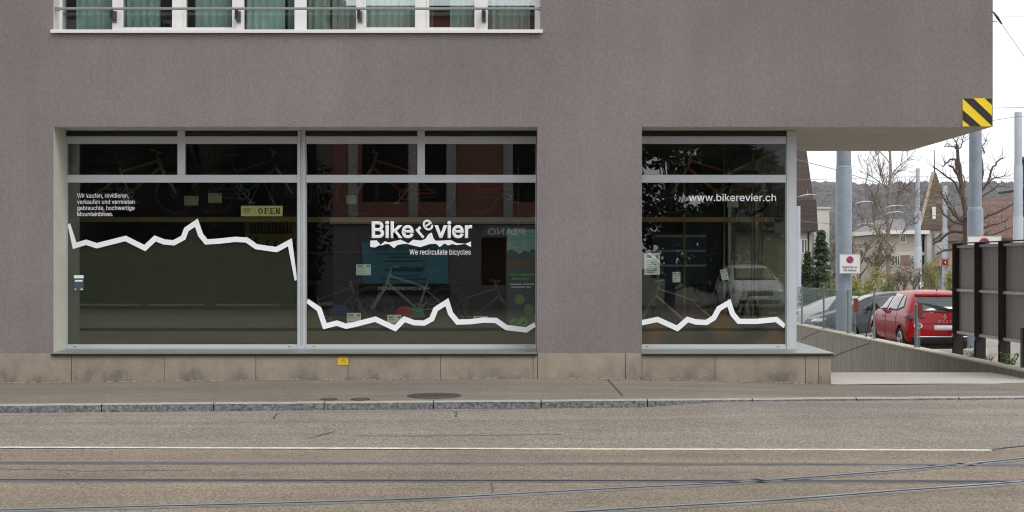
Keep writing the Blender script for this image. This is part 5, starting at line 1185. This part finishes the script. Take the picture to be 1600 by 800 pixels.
# pink house
Yp = 100.0; h2 = thing('house', 'pinkish flat-topped house behind the bare birch', 'house', (0, 0, 0))
A = P(1378, 366, Yp); B = P(1444, 366, Yp)
mb = MB(); mb.box((A.x, Yp, -4), (B.x, Yp + 10, A.z)); mb.build('wall', M['pink'], h2)
mb = MB(); mb.box((A.x - .4, Yp - .5, A.z + .002), (B.x + .3, Yp + 10.4, A.z + .3)); mb.build('cornice', M['white'], h2)
mb = MB(); q = [(A.x - .3, Yp - .3, A.z + .3), (B.x + .2, Yp - .3, A.z + .3), (B.x + .2, Yp + 10, A.z + .3), (A.x - .3, Yp + 10, A.z + .3)]; q2 = [(A.x + 1.2, Yp + 3, A.z + 1.3), (B.x - 1, Yp + 3, A.z + 1.3), (B.x - 1, Yp + 7, A.z + 1.3), (A.x + 1.2, Yp + 7, A.z + 1.3)]
for i in range(4): mb.quad([q[i], q[(i + 1) % 4], q2[(i + 1) % 4], q2[i]])
mb.quad(q2); mb.build('roof', mat('grey_roof', (.2, .19, .19), .8), h2)
mb = MB(); z = P(0, 396.5, Yp).z; mb.box((A.x - .05, Yp - .06, z - .12), (B.x + .05, Yp - .002, z + .12)); mb.build('string_course', M['offw'], h2)
zf = lambda y: P(0, y, Yp).z; xf_ = lambda x: P(x, 0, Yp).x
windows(h2, 'f', [(xf_(1407), xf_(1414), zf(378), zf(369)), (xf_(1390), xf_(1397), zf(414), zf(400)), (xf_(1399), xf_(1405), zf(414), zf(400)), (xf_(1424), xf_(1429), zf(414), zf(400))], Yp)
mb = MB(); mb.box((xf_(1407), Yp - .05, zf(414)), (xf_(1421), Yp - .003, zf(400))); mb.build('shutter', mat('brown_shutter', (.25, .16, .12), .8), h2)
# tower house
Yt = 100.0; h3 = thing('villa', 'white villa with pointed mossy tower roof', 'house', (0, 0, 0)); PT = lambda x, y: P(x, y, Yt)
a, b = PT(1441, 352), PT(1500, 352); cx = PT(1466, 0).x; d = b.x - a.x
mb = MB(); mb.box((a.x, Yt, -4), (b.x, Yt + d, a.z)); mb.build('wall', M['offw'], h3)
ap = PT(1466, 268); mb = MB(); e = .25; q = [(a.x - e, Yt - e, a.z), (PT(1482, 0).x + e, Yt - e, a.z), (PT(1482, 0).x + e, Yt + d * .75, a.z), (a.x - e, Yt + d * .75, a.z)]; tp = [(ap.x - .12, Yt + d * .35, ap.z), (ap.x + .12, Yt + d * .35, ap.z), (ap.x + .12, Yt + d * .4, ap.z), (ap.x - .12, Yt + d * .4, ap.z)]
for i in range(4): mb.quad([q[i], q[(i + 1) % 4], tp[(i + 1) % 4], tp[i]])
mb.quad(tp); mb.quad(q[::-1]); rf = mb.build('tower_roof', M['tilem'], h3)
mb = MB(); mb.tube([(ap.x, Yt + d * .37, ap.z), (ap.x, Yt + d * .37, ap.z + 1.8)], [.05, .02], 6); mb.build('finial', M['black'], rf)
mb = MB(); 
mb.tube([(q[0][0], q[0][1], q[0][2]), (tp[0][0], tp[0][1], tp[0][2])], .13, 6); mb.build('ridge', mat('pale_ridge', (.40, .32, .24), .9), rf)
mb = MB(); c = PT(1459, 333); mb.box((c.x - .13, Yt - .1, c.z - .6), (c.x + .13, Yt + 1.2, c.z + .5)); mb.build('dormer', M['white'], rf)
mb = MB(); mb.box((a.x - .1, Yt - .3, a.z - .35), (b.x + .1, Yt + d, a.z - .01)); mb.build('cornice', mat('brown_eaves', (.12, .08, .06), .8), h3)
for x in (1446, 1459): mb = MB(); mb.tube([(PT(x, 0).x, Yt - .12, -4), (PT(x, 0).x, Yt - .12, a.z - .3)], .08, 6); mb.build('downpipe', M['steel'], h3)
mb = MB(); r0, r1, r2 = PT(1448, 415), PT(1478, 375), PT(1510, 415); mb.prism([(r0.x, Yt - 6, r0.z), (PT(1500, 0).x, Yt - 6, PT(0, 358).z), (PT(1516, 0).x, Yt - 6, PT(0, 380).z), (PT(1500, 0).x, Yt - 6, r0.z)], (0, 5.6, 0)); mb.build('porch_roof', mat('weathered_tiles', (.22, .16, .11), .9, var=.4, vs=1.5), h3)
windows(h3, 'f', [(PT(1484, 0).x, PT(1489, 0).x, PT(0, 378).z, PT(0, 362).z)], Yt)
mb = MB(); mb.box((PT(1488, 0).x, Yt - 8, -4), (PT(1510, 0).x, Yt - 6.1, PT(0, 395).z)); wg = mb.build('porch_wall', M['cream'], h3)
# orange roofed house
Yo = 75.0; PO = lambda x, y: P(x, y, Yo); h4 = thing('house', 'house with orange tiled roof behind the pollarded tree', 'house', (0, 0, 0))
a, b = PO(1528, 375), PO(1640, 375); mb = MB(); mb.box((a.x, Yo, -3), (b.x, Yo + 8, a.z)); mb.build('wall', M['cream'], h4)
rz_ = PO(0, 308).z; mb = MB(); mb.prism([(a.x - .5, Yo - .6, a.z), (b.x, Yo - .6, a.z), (b.x, Yo + 4, rz_), (PO(1552, 0).x + .6, Yo + 4, rz_)], (0, 0, .12)); mb.prism([(a.x - .5, Yo + 8.6, a.z), (b.x, Yo + 8.6, a.z), (b.x, Yo + 4, rz_), (PO(1552, 0).x + .6, Yo + 4, rz_)], (0, 0, .12)); mb.quad([(a.x - .5, Yo - .6, a.z), (a.x - .5, Yo + 8.6, a.z), (PO(1552, 0).x + .6, Yo + 4, rz_)]); mb.build('roof', M['tileo'], h4)
windows(h4, 'f', [(PO(1560, 0).x, PO(1568, 0).x, PO(0, 400).z, PO(0, 382).z)], Yo)
Yq = 60.0; PQ = lambda x, y: P(x, y, Yq); h5 = thing('house', 'dark red house cut by the right edge, with projecting dark eaves', 'house', (0, 0, 0))
a = PQ(1597, 300); mb = MB(); mb.prism([(a.x, Yq, -2.5), (a.x + 8, Yq, -2.5), (a.x + 9.5, Yq + 8, -2.5), (a.x * 89 / 81 + .3, Yq + 8, -2.5)], (0, 0, PQ(0, 250).z + 2.5)); mb.build('wall', mat('dark_red_wall', (.10, .035, .03), .9, var=.1, vs=1), h5)
zr5 = PQ(0, 250).z; mb = MB(); mb.prism([(a.x - .15, Yq - .4, zr5), (a.x + 8, Yq - .4, zr5), (a.x + 9.6, Yq + 8.4, zr5), (a.x * 89 / 81, Yq + 8.4, zr5)], (0, 0, .15)); mb.prism([(a.x + .1, Yq, zr5 + .151), (a.x + 8, Yq, zr5 + .151), (a.x + 8.6, Yq + 4, zr5 + 1.6), (a.x + 2.2, Yq + 4, zr5 + 1.6)], (0, 0, .02)); mb.build('roof', mat('dark_slate', (.07, .07, .075), .8), h5)
mb = MB(); c = PQ(1565, 303); mb.prism([(c.x, Yq - .6, c.z), (a.x + 3, Yq - .6, c.z + .6), (a.x + 3, Yq - .6, c.z + .75), (c.x, Yq - .6, c.z + .12)], (0, 1.2, 0)); mb.build('canopy', M['black'], h5)
windows(h5, 'f', [(a.x + .5, a.x + 1.3, 3.0, 4.2)], Yq)

# wooded hill
def htop(X): return interp([(300, 112), (560, 116), (760, 112), (900, 128), (1100, 136), (1300, 140)], X)
def hz_(X, Y):
    t = (Y - 1700) / 900; top = htop(X * 2300 / Y)
    return -10 + (top + 10) * math.sin(min(1, max(0, t * 1.25)) * math.pi / 2) + 7 * noise.noise((X * .008, Y * .008, 3)) + 3 * noise.noise((X * .03, Y * .03, 0)) - max(0, t - .82) * 160
def hill():
    mb = MB(); nx, ny = 110, 30; random.seed(1)
    for j in range(ny):
        for i in range(nx):
            X = lerp(250, 1300, i / (nx - 1)); Y = lerp(1700, 2600, j / (ny - 1)); mb.v.append((X, Y, hz_(X, Y)))
    for j in range(ny - 1):
        for i in range(nx - 1): mb.f.append((j * nx + i, j * nx + i + 1, (j + 1) * nx + i + 1, (j + 1) * nx + i)); mb.m.append(0)
    return mb.build('hills', mat('leafless_woodland', (.08, .068, .066), .95, var=.4, vs=.02, col2=(.055, .055, .045)), smooth=True)
struct(hill())
def crowns(name, n, mt, seed, cone, label):
    lv = MB(); random.seed(seed)
    for k in range(n):
        Y = lerp(1710, 2480, random.random() ** .8); X = random.uniform(.17, .36) * Y
        pch = noise.noise((X * .009, Y * .006, 7))
        if cone and pch < .08: continue
        if not cone and pch > .22 and random.random() < .6: continue
        z = hz_(X, Y); h = random.uniform(10, 19); w = random.uniform(3.5, 7) * (.6 if cone else 1); ph = random.uniform(0, 1); N_ = 5
        R_ = [(w * .7, -2), (w * 1.1, h * (.25 if cone else .45)), (w * (.45 if cone else .75), h * (.7 if cone else .82))]
        rg = [[(X + r * random.uniform(.75, 1.25) * math.cos(ph + 6.283 * i / N_), Y + r * math.sin(ph + 6.283 * i / N_), z + hh + random.uniform(-1, 1)) for i in range(N_)] for r, hh in R_]; tp = (X, Y, z + h)
        for A, B in zip(rg, rg[1:]):
            for i in range(N_): j = (i + 1) % N_; lv.quad([A[i], A[j], B[j], B[i]])
        for i in range(N_): lv.quad([rg[-1][i], rg[-1][(i + 1) % N_], tp])
    tag(lv.build(name, mt, fix=False), label, 'woodland', kind='stuff')
crowns('woodland', 5200, mat('far_bare_woodland', (.105, .082, .082), .95, var=.45, vs=.012, col2=(.055, .05, .042), fine=.35, fs=.12), 44, False, 'leafless brown woodland covering the far hill')
crowns('conifer_woodland', 1600, mat('far_conifers', (.035, .055, .04), .95, var=.3, vs=.05), 45, True, 'dark conifer patches on the far hill')

# ================================================================ ACROSS THE STREET (seen mirrored in the glass)
YO = -33.0; SM = F / (20.9 + 1.2 - YO)
def mx(x): return (x - 800) / SM
def mz(y): return EYE + (HOR - y) / SM
ob = thing('music_school', 'brick red house with grey shopfront across the street, mirrored in the middle window', 'building', (0, 0, 0))
mred2 = mat('brick_red_plaster', (.24, .095, .075), .9, var=.1, vs=1); mgs = mat('grey_shopfront', (.17, .16, .17), .8, var=.1, vs=1)
def osk(a, b, c, d):
    m_, z_ = (a + b) / 2, (c + d) / 2
    return z_ > 3.3 and z_ < 6.4 and (mx(565) < m_ < mx(637) or mx(655) < m_ < mx(698) or mx(800) < m_ < mx(860)) or (mx(752) < m_ < mx(790) and .9 < z_ < 2.7)
X0, X1 = mx(520), 4.3
mb = MB(); wall_grid([X0, mx(565), mx(637), mx(655), mx(698), mx(800), mx(860), X1], [3.35, 3.9, 6.3, 10.5], lambda a, b, c, d: osk(a, b, c, d) and c > 3.6 and d < 7, YO, YO - .25, mred2, 'wall', ob)
wall_grid([X0, mx(752), mx(790), X1], [0, .9, 2.7, 3.1], lambda a, b, c, d: (mx(752) < (a + b) / 2 < mx(790) and .9 < (c + d) / 2 < 2.7), YO, YO - .25, mgs, 'shopfront', ob)
mb = MB(); mb.box((X0 - .1, YO - .3, 3.1), (X1 + .1, YO + .12, 3.34)); mb.build('cornice', mat('stone_band', (.45, .42, .36), .9), ob)
mb = MB(); mb.box((X0, YO - 9, 0), (X1, YO - 1.2, 10.4)); mb.build('rear_wing', mat('dark_rooms', (.02, .018, .016), .9), ob)
mb = MB(); mb.box((X0 - .3, YO - 9.2, 10.51), (X1 + .3, YO + .4, 10.8)); mb.build('roof', M['tile'], ob)
mb = MB()
for x in (552, 646, 705, 794): mb.box((mx(x) - .17, YO + .0, 3.36), (mx(x) + .17, YO + .14, 6.6))
mb.build('pilaster', mat('pale_stone', (.36, .36, .36), .9), ob)
mb = MB(); mb.box((mx(752), YO - 1.1, .9), (mx(790), YO - 1.0, 2.7)); mb.build('curtain', mat('brown_drape', (.16, .07, .02), .9), ob)
sg = thing('signboard', 'teal music school signboard across the street, mirrored behind the logo', 'sign', (0, YO + .06, 0))
mb = MB(); mb.box((mx(566), -.04, mz(443)), (mx(700), .0, mz(378))); mb.build('board', mat('sign_teal', (.11, .34, .43), .6), sg)
mb = MB(); mb.box((mx(561), -.05, mz(461)), (mx(700) + .06, .0, mz(444))); mb.build('lower_board', M['black'], sg)
def stext(s, x0, x1, base, cap, m, bold=.01, par=sg, Y=.006): text_mesh(s, mx(x0), mx(x1), mz(base), cap / SM, Y, m, 'lettering', par, bold, flip=True)
def stext2(s, x0, x1, base, cap, m, bold=.01, par=sg, Y=.006):
    o = text_mesh(s, 0, mx(x1) - mx(x0), mz(base), cap / SM, 0, m, 'lettering', par, bold)
    for v in o.data.vertices: v.co = (mx(x1) - v.co.x, Y + v.co.y, v.co.z)
stext2('SCHULE für JAZZ-PIANO', 580, 686, 390, 7.5, M['ink'], .03); stext2('ARRANGEMENT', 600, 664, 424, 7, M['ink'], .03); stext2('www.concertmusic.ch', 591, 672, 453, 6, M['paper'], .02)
mb = MB()
for (x0, x1, y) in ((588, 672, 397), (608, 655, 402), (600, 665, 408), (615, 656, 431), (597, 667, 436)): mb.box((mx(x0), 0, mz(y + .9)), (mx(x1), .006, mz(y - .9)))
mb.build('print', M['ink'], sg)
fs = thing('fascia_sign', 'grey fascia sign across the street, mirrored above the poster', 'sign', (0, YO + .08, 0))
mb = MB(); mb.box((mx(752), -.06, mz(371)), (mx(836), 0, mz(352))); mb.build('board', mat('fascia_grey', (.16, .17, .2), .6), fs)
stext2('PIANO', 762, 820, 367, 10, M['paper'], par=fs, bold=.02)
# block further left, hedge of evergreen trees and pale block on the right
b2 = thing('sky_blocker', 'dark brown block added across the street behind the evergreens to shut out sky', 'building', (0, 0, 0))  # unseen building added to block bright sky in the left window's reflection
mb = MB(); mb.box((-34, -52, 0), (-8.2, -42, 14)); mb.build('wall', mat('blocker_brown', (.035, .035, .03), .9), b2); mb = MB(); mb.box((-34.3, -52.3, 14.01), (-8, -41.6, 14.3)); mb.build('roof', M['tile'], b2)
for xx in range(6):
    for zz_ in (1.2, 4.2, 7.2, 10.2): mb = MB(); mb.box((-31 + xx * 3.9, -42.0, zz_), (-29.6 + xx * 3.9, -41.97, zz_ + 1.6)); mb.build('window', M['cglass'], b2)
b3 = thing('white_house', 'pale house across the street, mirrored in the right window', 'building', (0, 0, 0))
mb = MB(); mb.box((9.6, -54, 0), (22, -44, 11)); mb.build('wall', mat('pale_grey_wall', (.40, .42, .45), .9), b3); mb = MB(); mb.box((9.3, -54.3, 11.01), (22.3, -43.5, 11.3)); mb.build('roof', M['tile'], b3)
for xx in (11, 14, 17): 
    for zz_ in (1.2, 4.4, 7.6): mb = MB(); mb.box((xx, -44.0, zz_), (xx + 1.2, -43.97, zz_ + 1.5)); mb.build('window', M['cglass'], b3)
def broadleaf(loc, H, Rr, label, seed, m, n=5200):
    random.seed(seed); root = thing('evergreen_tree', label, 'tree', loc, 0, 'trees across the street'); tk = MB(); tk.tube([(0, 0, 0), (.1, 0, H * .3), (0, .1, H * .6)], [.22, .17, .08], 8); lv = MB()
    for k in range(45):
        a = random.uniform(0, 6.28); h = random.uniform(.12, .97); rr = Rr * math.sin(math.pi * min(1, h * .85 + .12)) * math.sqrt(random.random()); c = Vector((math.cos(a) * rr, math.sin(a) * rr, h * H))
        tk.tube([(0, 0, h * H * .5), c], [.05, .012], 4, cap=False); leaves(lv, c, (Rr * .3, Rr * .3, H * .07), n // 45, .13)
    tk.build('trunk', M['bark'], root, fix=False); lv.build('crown', m, root, fix=False)
for i, (X, Y, H, Rr) in enumerate(((-17.5, -33, 9.5, 2.8), (-14, -36, 11, 3.0), (-11, -33.5, 10, 2.6), (-8.6, -36, 10.5, 2.2), (-20.5, -35, 9, 3))):
    broadleaf((X, Y, 0), H, Rr, 'dark evergreen across the street, %s from the music school, mirrored in the left window' % ['third', 'fourth', 'second', 'first', 'fifth'][i], 50 + i, M['lf_dark'])
for i, (X, Y, H, Rr) in enumerate(((6.2, -38, 9, 2.4), (8.8, -41, 8, 2.6))): broadleaf((X, Y, 0), H, Rr, ['leafy tree left of the parked white car across the street', 'leafy tree right behind the parked white car across the street'][i], 70 + i, M['lf_dark'], 9000)

hzb = MB(); hzb.box((-2600, -950, -30), (2600, 2700, 260)); hzo = hzb.build('haze', mat('haze_air', (1, 1, 1), 1)); hzo['kind'] = 'stuff'; hzo['label'] = 'thin pale air haze over the distance'
hm = hzo.data.materials[0]; N = hm.node_tree.nodes; N.remove(N['Principled BSDF']); pv_ = N.new('ShaderNodeVolumePrincipled'); pv_.inputs['Density'].default_value = .00009; pv_.inputs['Color'].default_value = (.86, .9, .98, 1); pv_.inputs['Anisotropy'].default_value = .2
hm.node_tree.links.new(pv_.outputs[0], N['Material Output'].inputs['Volume'])

print('objects', len(bpy.data.objects), 'faces', sum(len(m.polygons) for m in bpy.data.meshes))
